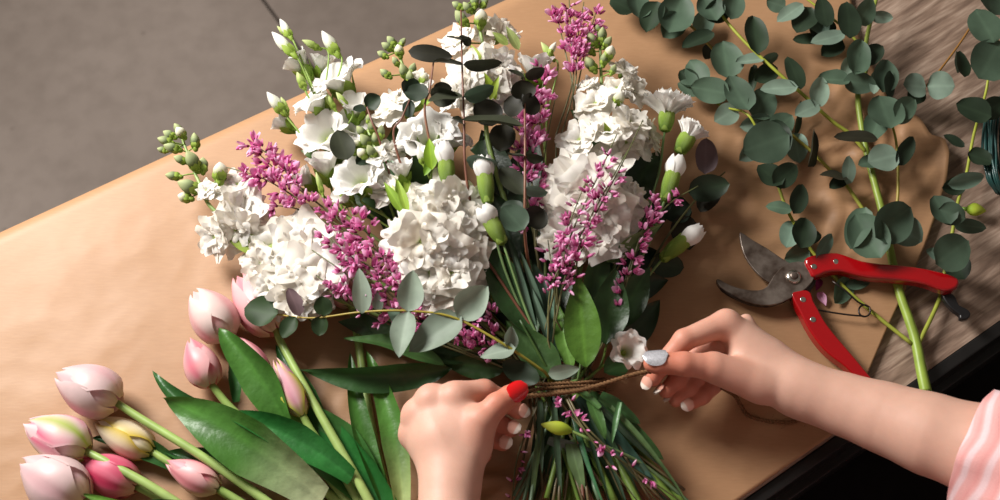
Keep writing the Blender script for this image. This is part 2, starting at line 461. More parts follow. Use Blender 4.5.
def sepals(): return calyx_mesh(5, 1.5, .62, lin((140, 172, 62)), lin((176, 198, 92)), .1)
SEP = sepals()
def carn_calyx():
    mb = MB(); c0 = lin((104, 142, 40)); c1 = lin((160, 190, 80)); pts = []; cols = []
    for i in range(13):
        u = i/12; rr = .30+.24*math.sin(min(1, u*1.1)*PI*.62)
        row = []; rc = []
        for j in range(20):
            a = 2*PI*j/20; tooth = .16*abs(math.sin(2.5*a)) if i == 12 else 0; k = 1-.03*math.cos(5*a)
            row.append(Vector((rr*k*math.cos(a), rr*k*math.sin(a), u*1.75+tooth*1.2-(.0)))); rc.append(mixc(c0, c1, u*1.1))
        pts.append(row); cols.append(rc)
    mb.grid(pts, cols, close=True); mb.ball((0, 0, .04), .31, c0, 5, 12, None, .6)
    for k in range(4):
        a = k*PI/2
        mb.patch(lambda u, v: Vector((math.cos(a+v*.75*(1-u))*(.34+.06*u+.05*math.sin(u*3)), math.sin(a+v*.75*(1-u))*(.34+.06*u+.05*math.sin(u*3)), .02+u*.5)), 4, 5, c1)
    return mb.mesh('calyx', 'gloss')
CCAL = carn_calyx()
def carn_head(seed, spread, n, H):
    """frilled carnation petals above the calyx (base at z=0)"""
    r = random.Random(seed); mb = MB()
    for k in range(n):
        a = k*2.4+r.uniform(-.2, .2); f = (k+.5)/n; op = spread*f; ph = r.random()*6; ca, sa = math.cos(a), math.sin(a); h = H*r.uniform(.85, 1.1)*(1-.22*f*(spread > .8))
        def fn(u, v):
            rad = .10+.16*f+op*u**1.6; z = h*u*(1-.22*op*u)
            hw = (.16+.52*u*(.45+.55*min(1, spread)))
            fr = .07*u**4*math.sin(11*v+ph); y = hw*v
            x = rad+.10*u*math.sin(5*v+ph)*u-.22*v*v*hw; zz = z+fr-.12*v*v*u+.05*u**5*math.cos(17*v)
            return Vector((x*ca-y*sa, x*sa+y*ca, zz))
        mb.patch(fn, 7, 11, lambda u, v: mixc(lin((226, 232, 190)), WHITE, u*2.2+.2))
    return mb.mesh('petals', 'petal')
CHEAD = carn_head(3, .98, 30, 1.0); CHALF = carn_head(4, .62, 20, .95)
def carn_bud():
    r = random.Random(8); mb = MB()
    for k in range(6):
        a0 = k*2.4; ph = r.random()*6; f = .72+.28*(k % 2)
        def fn(u, v):
            rr = f*(.30+.26*math.sin(min(1, u*1.25)*PI*.62))*(1-.45*max(0, u-.6)**1.5*2.4)
            a = a0+v*(1.15-.5*u**3); z = u*1.02-.10*v*v*u+.035*u*u*math.sin(7*v+ph)
            return Vector((rr*(1+.05*v)*math.cos(a), rr*(1+.05*v)*math.sin(a), z))
        mb.patch(fn, 9, 9, lambda u, v: mixc(lin((226, 232, 190)), WHITE, u*3+.2))
    return mb.mesh('petals', 'petal')
CBUD = carn_bud()
def floret(seed, kind):
    """pink broom floret, about 1 long, along +Z"""
    r = random.Random(seed); mb = MB()
    deep = lin((206, 74, 150)); mid = lin((234, 128, 190)); pale = lin((247, 212, 232)); dark = lin((120, 36, 72))
    mb.ball((0, 0, .08), .15, dark, 5, 7, None, 1.5)
    if kind == 0:      # open pea flower
        for k, (a, L, w, op) in enumerate(((0, .85, .42, .55), (2.1, .95, .26, .22), (-2.1, .95, .26, .22), (PI, .7, .22, .1))):
            ca, sa = math.cos(a), math.sin(a); base = mixc(deep, mid, r.random()*.7); tip = mixc(mid, pale, r.uniform(0, .75))
            def fn(u, v):
                x = .05+op*u**1.5; y = w*v*math.sin(PI*min(1, .12+u*.8)); z = .1+L*u-.12*v*v+.0
                x += .12*v*v
                return Vector((x*ca-y*sa, x*sa+y*ca, z))
            mb.patch(fn, 5, 5, lambda u, v: mixc(base, tip, u))
    else:              # closed tube
        mb.ball((0, 0, .55), .17, lambda t: mixc(deep if kind == 1 else mid, mixc(mid, pale, .9 if kind == 2 else .35), t*1.1), 7, 7, None, 3.0, .2)
    return mb.mesh('floret', 'petal')
FLO = [floret(i, 0) for i in range(4)]+[floret(9, 1), floret(11, 2), floret(12, 2)]
# ================================================================ the bouquet
TIE = (562, 388)
GST = lin((112, 142, 60)); GDK = lin((58, 84, 44)); BRN = lin((112, 74, 50)); OLV = lin((94, 92, 52)); CST = lin((96, 122, 92))
def tie_pt(spread=1.0, rr=None):
    r = rr or R; a = r.random()*2*PI; q = math.sqrt(r.random())*.9
    return Vector((TIE[0]+34*q*math.cos(a), TIE[1]+r.uniform(-4, 4), 32+23*q*math.sin(a)))
def tail_pt(hx, ln=1.0):
    """a spiral hand-tied bunch: what leans left above the knot runs right below it"""
    f = max(0, min(1, (700-hx)/480)); x = 520+165*f+R.uniform(-22, 22)
    y = 390+(104+R.uniform(0, 34))*ln
    return Vector((x, y, 10+R.uniform(0, 40)))
def bq_path(head, mids=(), tail=True, ln=1.0):
    h = Vector(head); t = tie_pt(); pts = [h]+[Vector(m) for m in mids]
    m = h.lerp(t, .72 if not mids else .8); m.z = max(12, .5*(pts[-1].z+t.z)); pts += [m, t]
    if tail: pts.append(tail_pt(h.x, ln))
    return spline([Q(p) for p in pts], 8)
def stem(root, path, r0, r1, c0, c1, mat='stem', name='stem', seg=7):
    mb = MB(); mb.tube(path, lambda t: r0+(r1-r0)*t, lambda t: mixc(c0, c1, t), seg); return part(name, mb, mat, root)
def sidestem(root, a, b, r, c, bow=.0, name='side_stem'):
    A = Q(a); B = Q(b); m = A.lerp(B, .5)+Vector((R.uniform(-1, 1), R.uniform(-1, 1), .4))*bow*(B-A).length
    mb = MB(); mb.tube(spline([A, m, B], 5), r, c, 6); part(name, mb, 'stem', root)
def pdir(a, b):
    return (Q(b)-Q(a)).normalized()
def leafpart(root, b, t, w, c, mat='leaf', **k):
    mb = MB(); leaf_into(mb, Q(b), Q(t), mm(w, b[2]*.001), lin(c) if max(c) > 1.01 else c, **k); return part('leaf', mb, mat, root)
def axis(dx, dy, dz):
    """a direction given as it looks in the photograph: right, up, towards the camera"""
    return (RGT*dx+UPV*dy-FWD*dz).normalized()
# ---- eustoma (lisianthus) sprays
def eustoma(label, joint, flowers, buds, group='white lisianthus sprays'):
    j = Vector(joint); root = thing('lisianthus', label, 'flower', Q(joint), group)
    path = bq_path(j); stem(root, path, .0015, .0024, lin((136, 160, 84)), GST)
    for (x, y, z, r, dx, dy, dz, kind) in flowers:
        d = axis(dx, dy, dz); s = mm(r, z*.001)*1.22
        base = Q((x, y, z))-d*s*.75
        me = R.choice(CUP if kind == 'o' else CUPN)
        inst('bloom', me, root, base, d, R.random()*6, s, [('calyx', CALYX)])
        mb = MB(); mb.tube(spline([base-d*s*.3, base-d*s*1.2, base.lerp(Q(joint), .65), Q(joint)], 5), .0012, lin((140, 168, 80)), 6); part('flower_stalk', mb, 'stem', root)
    for (tx, ty, bx, by, z, w, kind) in buds:
        A = Q((bx, by, z)); B = Q((tx, ty, z+R.uniform(0, 8))); L = (B-A).length; rw = mm(w, z*.001)/2; d = B-A
        me = BUDW if kind == 'w' else BUDG; el = 3.1 if kind == 'w' else 3.6
        o = inst('bud', me, root, A, d, R.random()*6, (rw, rw, L/el), [('calyx', SEP)])
        mb = MB(); mb.tube(spline([A+d*.05, A-d.normalized()*.012, A.lerp(Q(joint), .6), Q(joint)], 5), .001, lin((144, 172, 84)), 6); part('bud_stalk', mb, 'stem', root)
    return root
eustoma('white lisianthus spray reaching furthest over the grey floor, long buds at its upper left', (330, 125, 45),
        [(336, 76, 60, 23, -.45, .75, .35, 'o'), (297, 62, 50, 17, -.6, .7, .1, 'n'), (322, 62, 42, 15, .1, .9, .1, 'n')],
        [(280, 19, 290, 36, 66, 9, 'w'), (272, 32, 292, 53, 70, 12, 'w'), (302, 40, 318, 48, 62, 8, 'g'), (322, 31, 336, 52, 66, 13, 'w'), (297, 72, 304, 87, 66, 9, 'g'), (277, 26, 287, 36, 60, 5, 'g')])
eustoma('white lisianthus with one frilled half-open flower just under the topmost left buds', (342, 150, 40),
        [(312, 99, 56, 20, -.5, .6, .3, 'o'), (354, 104, 62, 17, -.1, .8, .5, 'n'), (352, 126, 52, 17, .3, .6, .6, 'o')], [(336, 92, 346, 105, 66, 7, 'g'), (325, 92, 334, 108, 64, 7, 'g')])
eustoma('white lisianthus with a pale bud and half-hidden flower low over the brown paper edge', (330, 170, 34),
        [(281, 122, 36, 13, -.7, .5, .0, 'n'), (322, 132, 52, 22, -.35, .45, .75, 'o')],
        [(267, 92, 282, 111, 50, 12, 'w'), (281, 97, 287, 112, 46, 7, 'g')])
eustoma('white lisianthus cup in side view with narrow green sepals, right of pink left sprig', (345, 215, 40),
        [(324, 162, 66, 19, -.2, .85, .35, 'n'), (303, 178, 44, 14, -.6, .55, .3, 'n')],
        [(330, 178, 346, 196, 68, 9, 'w'), (316, 172, 322, 192, 70, 6, 'g')])
eustoma('white lisianthus with two smooth folded petals facing the camera, left of the bouquet middle', (400, 235, 50),
        [(357, 176, 80, 22, -.3, .55, .75, 'o'), (342, 196, 70, 12, -.6, .4, .5, 'n'), (374, 152, 76, 15, -.1, .8, .5, 'n'), (401, 168, 92, 15, -.15, .9, .25, 'n'), (376, 182, 84, 13, .5, .6, .5, 'n')], [(392, 185, 402, 205, 84, 8, 'g')])
eustoma('large ruffled white lisianthus with a lime green base, above the middle white cluster', (440, 200, 60),
        [(428, 132, 92, 27, -.1, .62, .62, 'o'), (452, 136, 84, 19, .5, .7, .3, 'o'), (405, 140, 84, 17, -.6, .6, .35, 'o')], [(418, 145, 424, 163, 96, 9, 'w')])
eustoma('pale white lisianthus standing behind the pink top sprig, its bud cream and narrow', (545, 150, 40),
        [(536, 64, 60, 21, .0, .95, .2, 'n')], [(556, 42, 549, 54, 62, 7, 'w'), (541, 42, 552, 58, 56, 8, 'g')])
eustoma('low white lisianthus petals beside the silver nailed thumb', (600, 368, 40),
        [(629, 350, 64, 15, .35, .3, .85, 'o'), (616, 322, 42, 10, .35, .85, .1, 'n')], [])
# ---- stocks (matthiola)
def stock(label, spine, blooms, buds=(), leaves=(), stemr=.0026, pods=()):
    """spine: tip, ... pixels (down to the knot); blooms (x, y, z, r)"""
    root = thing('stock_flower', label, 'flower', Q(spine[-1]), 'white stock stems')
    path = bq_path(Vector(spine[0]), [Vector(p) for p in spine[1:]]); stem(root, path, .0014, stemr+.0012, lin((160, 184, 110)), GST)
    sp = [Q(p) for p in spline(spine, 6)] if len(spine) > 1 else [Q(spine[0])]
    def near(p): return min(sp, key=lambda q: (q-p).length)
    for e in blooms:
        x, y, z, r = e[:4]; p = Q((x, y, z)); q = near(p)-Vector((0, 0, .006)); out = (p-q)
        if out.length < 1e-4: out = Vector((0, 0, 1))
        d = (out.normalized()*.55+axis(-.15+R.uniform(-.2, .2), .2+R.uniform(-.2, .2), .85)).normalized() if len(e) < 7 else axis(*e[4:7])
        s = mm(r, z*.001); me = R.choice(ROS) if R.random() < .75 else R.choice(ROS2)
        s *= 1.2*R.uniform(.85, 1.18); p = p+Vector((0, 0, R.uniform(-.006, .008))); base = p-d*s*.25
        inst('bloom', me, root, base, d, R.random()*6, s*1.12, [('calyx', SCAL)])
        mb = MB(); mb.tube([q, q.lerp(base, .5), base], .0010, lin((156, 184, 96)), 5); part('flower_stalk', mb, 'stem', root)
    for (x, y, z, r, k) in buds:
        p = Q((x, y, z)); q = near(p); d = (p-q).normalized()*.6+(sp[0]-sp[-1]).normalized()*.7 if len(sp) > 1 else p-q
        rr = mm(r, z*.001)*.86; a = p-d.normalized()*rr*1.1
        inst('bud', BUDS if k == 's' else BUDH if k == 'h' else BUDY, root, a, d, R.random()*6, (rr, rr, rr*1.05), [('calyx', SEP)])
        qq = min(sp, key=lambda s_: (s_-a).length+.6*max(0, (s_-sp[-1]).length < (a-sp[-1]).length and 0 or .0))
        mb = MB(); mb.tube(spline([qq, qq.lerp(a, .55)+Vector((0, 0, .001)), a+d.normalized()*rr*.2], 4), .0008, lin((140, 168, 80)), 5); part('bud_stalk', mb, 'stem', root)
    for (b, t, w, c) in leaves:
        leafpart(root, b, t, w, c, prof='lance', cup=.15, curl=.12)
    return root
SG = (128, 152, 84); SD = (92, 122, 52)
stock('white stock stem furthest left, grey green buds leaning over the concrete', [(182, 138, 40), (198, 180, 46), (220, 215, 48), (300, 250, 40)],
      [(240, 203, 62, 23, -.1, .35, .9), (209, 236, 52, 17, -.6, -.2, .7), (232, 228, 60, 20, -.2, -.2, .9), (250, 212, 52, 18, .6, .2, .6), (226, 190, 50, 12, -.1, .7, .5), (206, 191, 54, 9), (238, 184, 46, 11)],
      [(195, 142, 48, 6, 's'), (181, 160, 52, 5, 's'), (193, 162, 54, 8, 's'), (203, 166, 46, 6, 's'), (174, 176, 46, 5.5, 's'), (190, 187, 54, 8, 's'), (184, 197, 48, 6.5, 'h'), (220, 171, 58, 9, 'h'), (166, 141, 50, 5.5, 's'),
       (173, 148, 48, 6, 's'), (179, 130, 50, 5, 's'), (180, 132, 56, 6, 'h'), (170, 135, 44, 5, 's'), (163, 150, 40, 4, 's')],
      [((228, 215, 44), (248, 246, 40), 20, SD), ((268, 250, 46), (226, 238, 46), 20, (140, 160, 62)), ((222, 212, 44), (236, 240, 36), 16, SG)], .0022)
stock('white stock with a broad ruffled head on the paper above the pink tulips', [(262, 240, 40), (300, 270, 44), (340, 300, 40)],
      [(268, 243, 54, 20), (298, 240, 58, 22), (322, 250, 54, 20), (259, 268, 46, 17), (286, 266, 68, 23), (312, 272, 68, 22), (330, 275, 56, 17), (268, 290, 52, 18), (294, 294, 64, 20), (318, 297, 58, 17), (277, 305, 46, 13), (300, 228, 46, 15), (340, 262, 50, 14)],
      [], [((300, 300, 36), (326, 330, 26), 14, SD)])
stock('largest white stock head in the middle of the bouquet', [(442, 190, 76), (436, 240, 70), (455, 300, 52)],
      [(440, 194, 102, 20, 0, .5, .85), (461, 205, 96, 19, .5, .2, .8), (418, 218, 92, 20, -.5, .3, .8), (443, 219, 108, 24, 0, .2, 1), (396, 240, 84, 17, -.7, .1, .7), (466, 226, 94, 20), (420, 245, 98, 23, -.2, 0, 1), (448, 248, 102, 22, .1, 0, 1),
       (468, 252, 90, 20), (404, 262, 84, 19), (428, 270, 92, 21), (452, 274, 92, 21), (470, 276, 80, 17), (440, 291, 78, 18), (460, 293, 70, 15), (415, 282, 74, 15)],
      [], [((455, 225, 60), (474, 196, 70), 16, SG)])
stock('white stock head on the right with thin pink twigs lying across it', [(590, 160, 76), (592, 210, 70), (580, 270, 50)],
      [(570, 172, 92, 21, -.4, .5, .8), (604, 162, 90, 19, .1, .7, .7), (558, 194, 84, 20, -.6, .2, .8), (586, 188, 102, 24, 0, .3, 1), (617, 186, 92, 21, .5, .3, .8), (556, 222, 80, 20, -.6, 0, .8), (580, 214, 98, 23, -.1, 0, 1), (606, 212, 96, 22, .2, 0, 1),
       (630, 205, 84, 19, .7, .1, .7), (572, 240, 82, 18), (598, 238, 84, 20), (622, 228, 80, 19), (552, 240, 70, 14), (640, 196, 74, 12, .8, .3, .5), (616, 244, 70, 14)], [])
stock('white stock with a grey green budded tip at the upper right', [(600, 42, 70), (602, 95, 66), (606, 150, 56)],
      [(626, 68, 70, 13, .4, .7, .5), (617, 82, 82, 14, -.1, .6, .7), (637, 86, 76, 15, .6, .4, .6), (594, 98, 84, 17, -.3, .6, .7), (608, 128, 92, 19, -.1, .7, .6), (633, 120, 88, 18, .4, .6, .6), (576, 138, 82, 19, -.5, .5, .6), (644, 143, 70, 16, .7, .3, .5),
       (586, 84, 70, 11, -.5, .7, .4), (655, 135, 60, 14, .8, .3, .3), (626, 145, 72, 14)],
      [(593, 40, 76, 6, 's'), (602, 36, 78, 6, 's'), (610, 52, 82, 7, 'h'), (590, 50, 72, 5, 's'), (591, 65, 76, 6.5, 's'), (607, 43, 76, 5, 's'), (598, 30, 70, 4.5, 's'), (604, 60, 78, 5, 's'), (619, 98, 84, 7, 'h'), (613, 70, 80, 4, 's')],
      [((612, 146, 74), (604, 122, 94), 10, (168, 190, 70)), ((634, 146, 70), (640, 122, 80), 9, (158, 184, 70))])
stock('white stock rising to the top edge of the photo, lime green calyces showing', [(470, -6, 66), (482, 40, 64), (488, 95, 56), (490, 150, 46)],
      [(456, 42, 70, 17, -.5, .5, .6), (478, 56, 84, 19, -.1, .6, .75), (504, 28, 66, 16, .5, .6, .5), (501, 62, 84, 19, .4, .4, .75), (462, 78, 78, 18, -.5, .2, .75), (489, 82, 86, 19, 0, .3, .9), (512, 76, 72, 16, .6, .2, .6), (452, 95, 72, 15, -.6, .2, .6), (474, 105, 76, 17), (500, 100, 76, 17), (486, 30, 62, 12)],
      [(462, 19, 74, 7, 's'), (481, 17, 76, 8.5, 'h'), (468, 8, 70, 5, 's'), (484, 3, 68, 5, 's'), (458, 6, 64, 5, 's'), (475, 2, 72, 5, 's'), (477, -4, 70, 5, 's')],
      [((482, 66, 80), (470, 44, 86), 9, (186, 206, 92)), ((496, 100, 82), (484, 72, 98), 10, (164, 190, 60)), ((490, 100, 86), (499, 76, 98), 9, (170, 194, 70)), ((519, 50, 70), (506, 26, 84), 11, (190, 208, 130)), ((508, 45, 70), (492, 32, 78), 10, (178, 200, 110))])
stock('short stock tip of grey green buds left of the dark oval leaf', [(396, 44, 44), (410, 90, 46), (420, 140, 46)],
      [(386, 106, 66, 17, -.5, .5, .6), (402, 102, 70, 16, -.1, .7, .6), (420, 84, 50, 10)],
      [(388, 47, 48, 5, 's'), (399, 50, 56, 6, 'h'), (392, 42, 46, 5, 's'), (383, 55, 46, 4.5, 's'), (386, 74, 50, 5, 's'), (404, 72, 56, 6, 's'), (412, 70, 50, 5, 's'), (396, 62, 54, 4, 's'), (402, 43, 46, 4, 's'), (410, 78, 56, 5, 's'), (424, 78, 54, 6, 'h')],
      [((412, 110, 54), (432, 100, 70), 12, (150, 182, 70)), ((405, 118, 54), (418, 108, 70), 10, (160, 186, 80))])
stock('stock tip of tiny green and cream buds in front of the left lisianthus', [(368, 130, 78), (384, 168, 76), (405, 215, 66)],
      [(392, 146, 86, 12, .2, .6, .7), (378, 158, 88, 10), (384, 190, 80, 12), (420, 192, 92, 13, 0, .4, .9), (432, 198, 84, 11)],
      [(362, 132, 86, 5, 's'), (372, 128, 88, 5, 's'), (357, 144, 84, 5, 'h'), (366, 142, 92, 6, 's'), (376, 140, 92, 5, 's'), (352, 150, 84, 5.5, 'h'), (362, 153, 92, 6, 'h'), (372, 152, 94, 5.5, 's'), (369, 120, 80, 4, 's'), (381, 133, 86, 5, 's')],
      [((432, 170, 104), (429, 138, 112), 15, (146, 184, 48)), ((424, 176, 100), (440, 146, 106), 10, (120, 160, 50)), ((404, 214, 98), (384, 182, 104), 11, (146, 182, 62)), ((408, 214, 100), (398, 180, 106), 9, (166, 198, 76)), ((402, 204, 84), (396, 178, 98), 8, (160, 194, 70)), ((412, 202, 80), (404, 172, 90), 9, (172, 200, 80))])
# ---- carnations
def carnation(label, cal, top, r, head, root_path=(), leaves=(), tail=True):
    rc = {id(CHEAD): 15, id(CHALF): 16, id(CBUD): 14.5}[id(head)]; zs = {id(CHEAD): 1.5, id(CHALF): 1.35, id(CBUD): 1.75}[id(head)]
    """cal: calyx foot, top: where calyx meets petals"""
    A = Q(cal); B = Q(top); d = (B-A).normalized(); L = (B-A).length
    root = thing('carnation', label, 'flower', Q(cal), 'white carnations')
    s = mm(r, cal[2]*.001)
    inst('calyx', CCAL, root, A, d, R.random()*6, (mm(rc)*1.02, mm(rc)*1.02, L/1.75))
    hs = s if head is CBUD else s*1.0
    inst('petals', head, root, B-d*s*.25, d, R.random()*6, (hs*1.15, hs*1.15, hs*zs) if head is not CBUD else (mm(18), mm(18), mm(r*1.75)))
    h = Vector(cal); pth = bq_path(h, [Vector(p) for p in root_path], tail)
    pth[0] = A+d*.001; stem(root, pth, .0012, .0018, lin((120, 150, 90)), CST)
    for (b, t, w) in leaves: leafpart(root, b, t, w, (88, 112, 92), prof='blade', cup=.3, curl=.1)
    return root
carnation('open white carnation with a fringed top, left of the pair at the right', (665, 131, 60), (667, 113, 66), 20, CHEAD, [(650, 200, 50)])
carnation('half open white carnation facing right, above the purple leaf', (679, 153, 58), (688, 137, 64), 17, CHALF, [(655, 220, 46)])
carnation('narrow white carnation bud below the two open carnations', (665, 200, 66), (673, 175, 70), 13, CBUD, [(640, 260, 50)])
carnation('white carnation bud lying out over the bare paper left of the secateurs', (662, 259, 46), (684, 241, 52), 14, CBUD, [(630, 300, 40)])
carnation('white carnation bud in a green sheath directly above the middle white head', (448, 186, 100), (446, 163, 106), 13, CBUD, [(470, 250, 70)])
carnation('white carnation bud standing between the middle head and the pink column', (488, 203, 98), (485, 177, 104), 13, CBUD, [(505, 270, 76)], [((530, 300, 66), (500, 215, 78), 7), ((545, 320, 60), (520, 250, 80), 8), ((548, 340, 60), (552, 285, 70), 9)])
carnation('small white carnation bud in a split lime sheath right of the middle head', (503, 243, 92), (491, 222, 98), 11, CBUD, [(530, 320, 66)], [((535, 330, 62), (508, 236, 80), 8), ((550, 345, 60), (530, 285, 72), 9)])
c8 = thing('carnation', 'unopened yellow-green carnation bud lying below the twine', 'flower', Q((556, 429, 66)), 'white carnations')
A = Q((572, 431, 64)); B = Q((541, 424, 66))
inst('bud', BUDY, c8, A, B-A, 0, (mm(12)/2, mm(12)/2, (B-A).length/3.4))
stem(c8, spline([Q(p) for p in ((571, 431, 64), (600, 444, 60), (645, 466, 40), (700, 512, 20))], 8), .0014, .0018, lin((130, 158, 84)), CST)
for (b, t, w) in (((612, 449, 58), (640, 484, 40), 6), ((640, 464, 44), (672, 508, 26), 7)): leafpart(c8, b, t, w, (92, 118, 96), prof='blade', cup=.3)
# ---- pink broom
def broom(label, strands, groups, dens=.55, spread=7, size=8.0, tail=True, maxn=98, tubes=.4):
    """strands: lists of px points tip -> knot; groups: (strand, f0, f1) parts of each that carry florets"""
    root = thing('pink_broom', label, 'flower', Q(strands[0][-1]), 'pink broom sprigs')
    n = 0
    for si, s in enumerate(strands):
        s = [Vector(p) for p in s]; pts = [Q(p) for p in spline(s, 7)]
        t = tie_pt(); full = list(pts)
        if tail: full = pts[:-1]+spline([pts[-1], Q(s[-1].lerp(t, .6)), Q(t), Q(tail_pt(s[0].x, .9))], 6)
        mb = MB(); mb.tube(full, lambda u: .0005+.0009*u, lambda u: mixc(lin((96, 104, 62)), lin((110, 96, 66)), u), 5); part('twig', mb, 'stem', root)
        for (gi, f0, f1) in groups:
            if gi != si: continue
            L = sum((pts[i+1]-pts[i]).length for i in range(len(pts)-1)); k = int(L*1000*(f1-f0)*dens)
            for q in range(k):
                if n >= maxn: break
                f = f0+(f1-f0)*(q+R.random())/max(1, k); i = min(len(pts)-2, int(f*(len(pts)-1))); p = pts[i].lerp(pts[i+1], R.random())
                tg = (pts[i]-pts[i+1]).normalized(); ang = R.random()*6.28
                sd = tg.orthogonal().normalized(); sd = Matrix.Rotation(ang, 3, tg) @ sd
                if sd.z < -.2: sd.z *= -1
                off = sd*R.uniform(.15, 1)*spread*.001
                d = (tg*R.uniform(-.35, 1.0)+sd*1.0+Vector((0, 0, .25))).normalized()
                sz = size*.001*R.uniform(.75, 1.25)
                inst('floret', R.choice(FLO[4:] if R.random() < tubes else FLO[:4]), root, p+off, d, R.random()*6, sz); n += 1
    return root
broom('pink broom sprig furthest left, arching past the white stock over bare paper', [[(249, 141, 50), (275, 160, 58), (305, 192, 60), (345, 225, 56)], [(222, 166, 56), (262, 178, 62), (300, 200, 62), (345, 230, 54)], [(272, 205, 52), (300, 210, 58), (345, 232, 52)], [(255, 150, 44), (285, 178, 52), (320, 205, 54)]],
      [(0, .0, .62), (1, .2, .75), (2, .0, .4), (3, .1, .8)], .42, 8, 8.6)
broom('dense pink broom between the left and middle white heads', [[(322, 200, 70), (350, 232, 74), (395, 285, 66), (440, 330, 50)], [(314, 228, 70), (350, 258, 76), (395, 305, 64), (440, 340, 46)], [(345, 205, 66), (372, 240, 76), (405, 292, 68), (445, 330, 50)]],
      [(0, .05, .9), (1, .1, .9), (2, .1, .95)], .27, 11, 8.8, tubes=.3)
broom('pink broom with spiky grey twigs lying low, just above the silver grey eucalyptus leaves', [[(312, 250, 74), (352, 278, 80), (410, 322, 62), (450, 345, 48)], [(304, 266, 70), (340, 292, 74), (395, 322, 58), (440, 345, 46)], [(330, 238, 76), (366, 270, 80), (415, 318, 62), (450, 340, 48)], [(318, 284, 66), (350, 304, 68), (400, 330, 54)], [(338, 262, 84), (362, 262, 82), (400, 290, 72), (440, 325, 52)]],
      [(0, .2, .85), (1, .2, .8), (2, .1, .85), (3, .15, .8), (4, .2, .8)], .2, 11, 8.4, tubes=.45)
broom('tallest pink broom sprig at the top, right of the white stock', [[(569, -4, 70), (571, 40, 74), (573, 80, 70), (556, 135, 62)], [(584, 2, 66), (577, 45, 72), (575, 85, 70), (560, 140, 60)], [(596, 12, 62), (586, 48, 68), (577, 90, 66)], [(555, 6, 66), (564, 46, 72), (573, 85, 66)]],
      [(0, .05, .62), (1, .1, .55), (2, .0, .5), (3, .1, .75)], .42, 9, 8.8)
broom('tall pink broom column in the centre between dark leaves and right white head', [[(545, 70, 80), (538, 120, 84), (532, 170, 80), (535, 240, 66)], [(530, 85, 76), (526, 130, 82), (526, 180, 78), (534, 240, 62)], [(556, 95, 72), (548, 135, 80), (540, 190, 74), (536, 250, 60)], [(505, 120, 76), (515, 150, 76), (526, 200, 70)]],
      [(0, .0, .95), (1, .1, .95), (2, .0, .9), (3, .0, .9)], .36, 11, 9.2)
broom('thin green broom twigs with pink flowers crossing the right white head', [[(643, 120, 104), (620, 168, 116), (590, 225, 112), (566, 275, 92), (556, 320, 76)], [(617, 134, 106), (600, 172, 120), (575, 225, 110), (560, 268, 96)], [(584, 186, 118), (570, 222, 112), (556, 262, 94)], [(628, 150, 108), (600, 200, 118), (578, 240, 104)]],
      [(0, .33, .8), (1, .15, .85), (2, .25, .9), (3, .2, .8)], .27, 7, 7.6, tubes=.6)
broom('pink broom cluster hanging below the right white head above a bright green leaf', [[(572, 232, 96), (562, 262, 98), (550, 292, 88), (548, 340, 70)], [(588, 240, 90), (572, 268, 96), (560, 296, 84), (552, 345, 66)], [(548, 240, 90), (552, 270, 94), (556, 300, 84)]],
      [(0, .0, .7), (1, .0, .65), (2, .1, .8)], .36, 11, 8.2, tubes=.8)
broom('shaded pink broom low in the bouquet, under the grey eucalyptus leaves', [[(452, 312, 60), (478, 322, 62), (510, 350, 56)], [(446, 336, 58), (475, 340, 60), (512, 360, 52)], [(464, 350, 54), (488, 352, 56), (520, 370, 48)], [(470, 305, 62), (492, 318, 62), (515, 345, 54)]],
      [(0, .0, .8), (1, .0, .75), (2, .0, .6), (3, .0, .6)], .36, 8, 7.8)
broom('sparse broom twigs bending out to the right below the carnations', [[(698, 186, 74), (668, 205, 80), (640, 240, 78), (622, 290, 70), (605, 340, 60)], [(662, 200, 70), (644, 226, 80), (630, 272, 74), (614, 320, 64)], [(654, 196, 74), (648, 212, 76), (630, 250, 70)]],
      [(0, .12, .75), (1, .05, .9), (2, .0, .35)], .15, 6, 7.4)
broom('long broom twigs trailing below the twine with a few tiny pink flowers', [[(700, 515, 34), (650, 480, 52), (600, 445, 66), (565, 408, 66), (555, 385, 60)], [(640, 505, 48), (608, 462, 62), (578, 420, 68), (560, 385, 58)], [(512, 500, 26), (518, 455, 36), (540, 400, 40)], [(672, 520, 30), (630, 470, 54), (585, 425, 66), (562, 385, 60)]],
      [(0, .2, .85), (1, .25, .85), (2, .0, .8)], .11, 5, 6.4, tail=False)
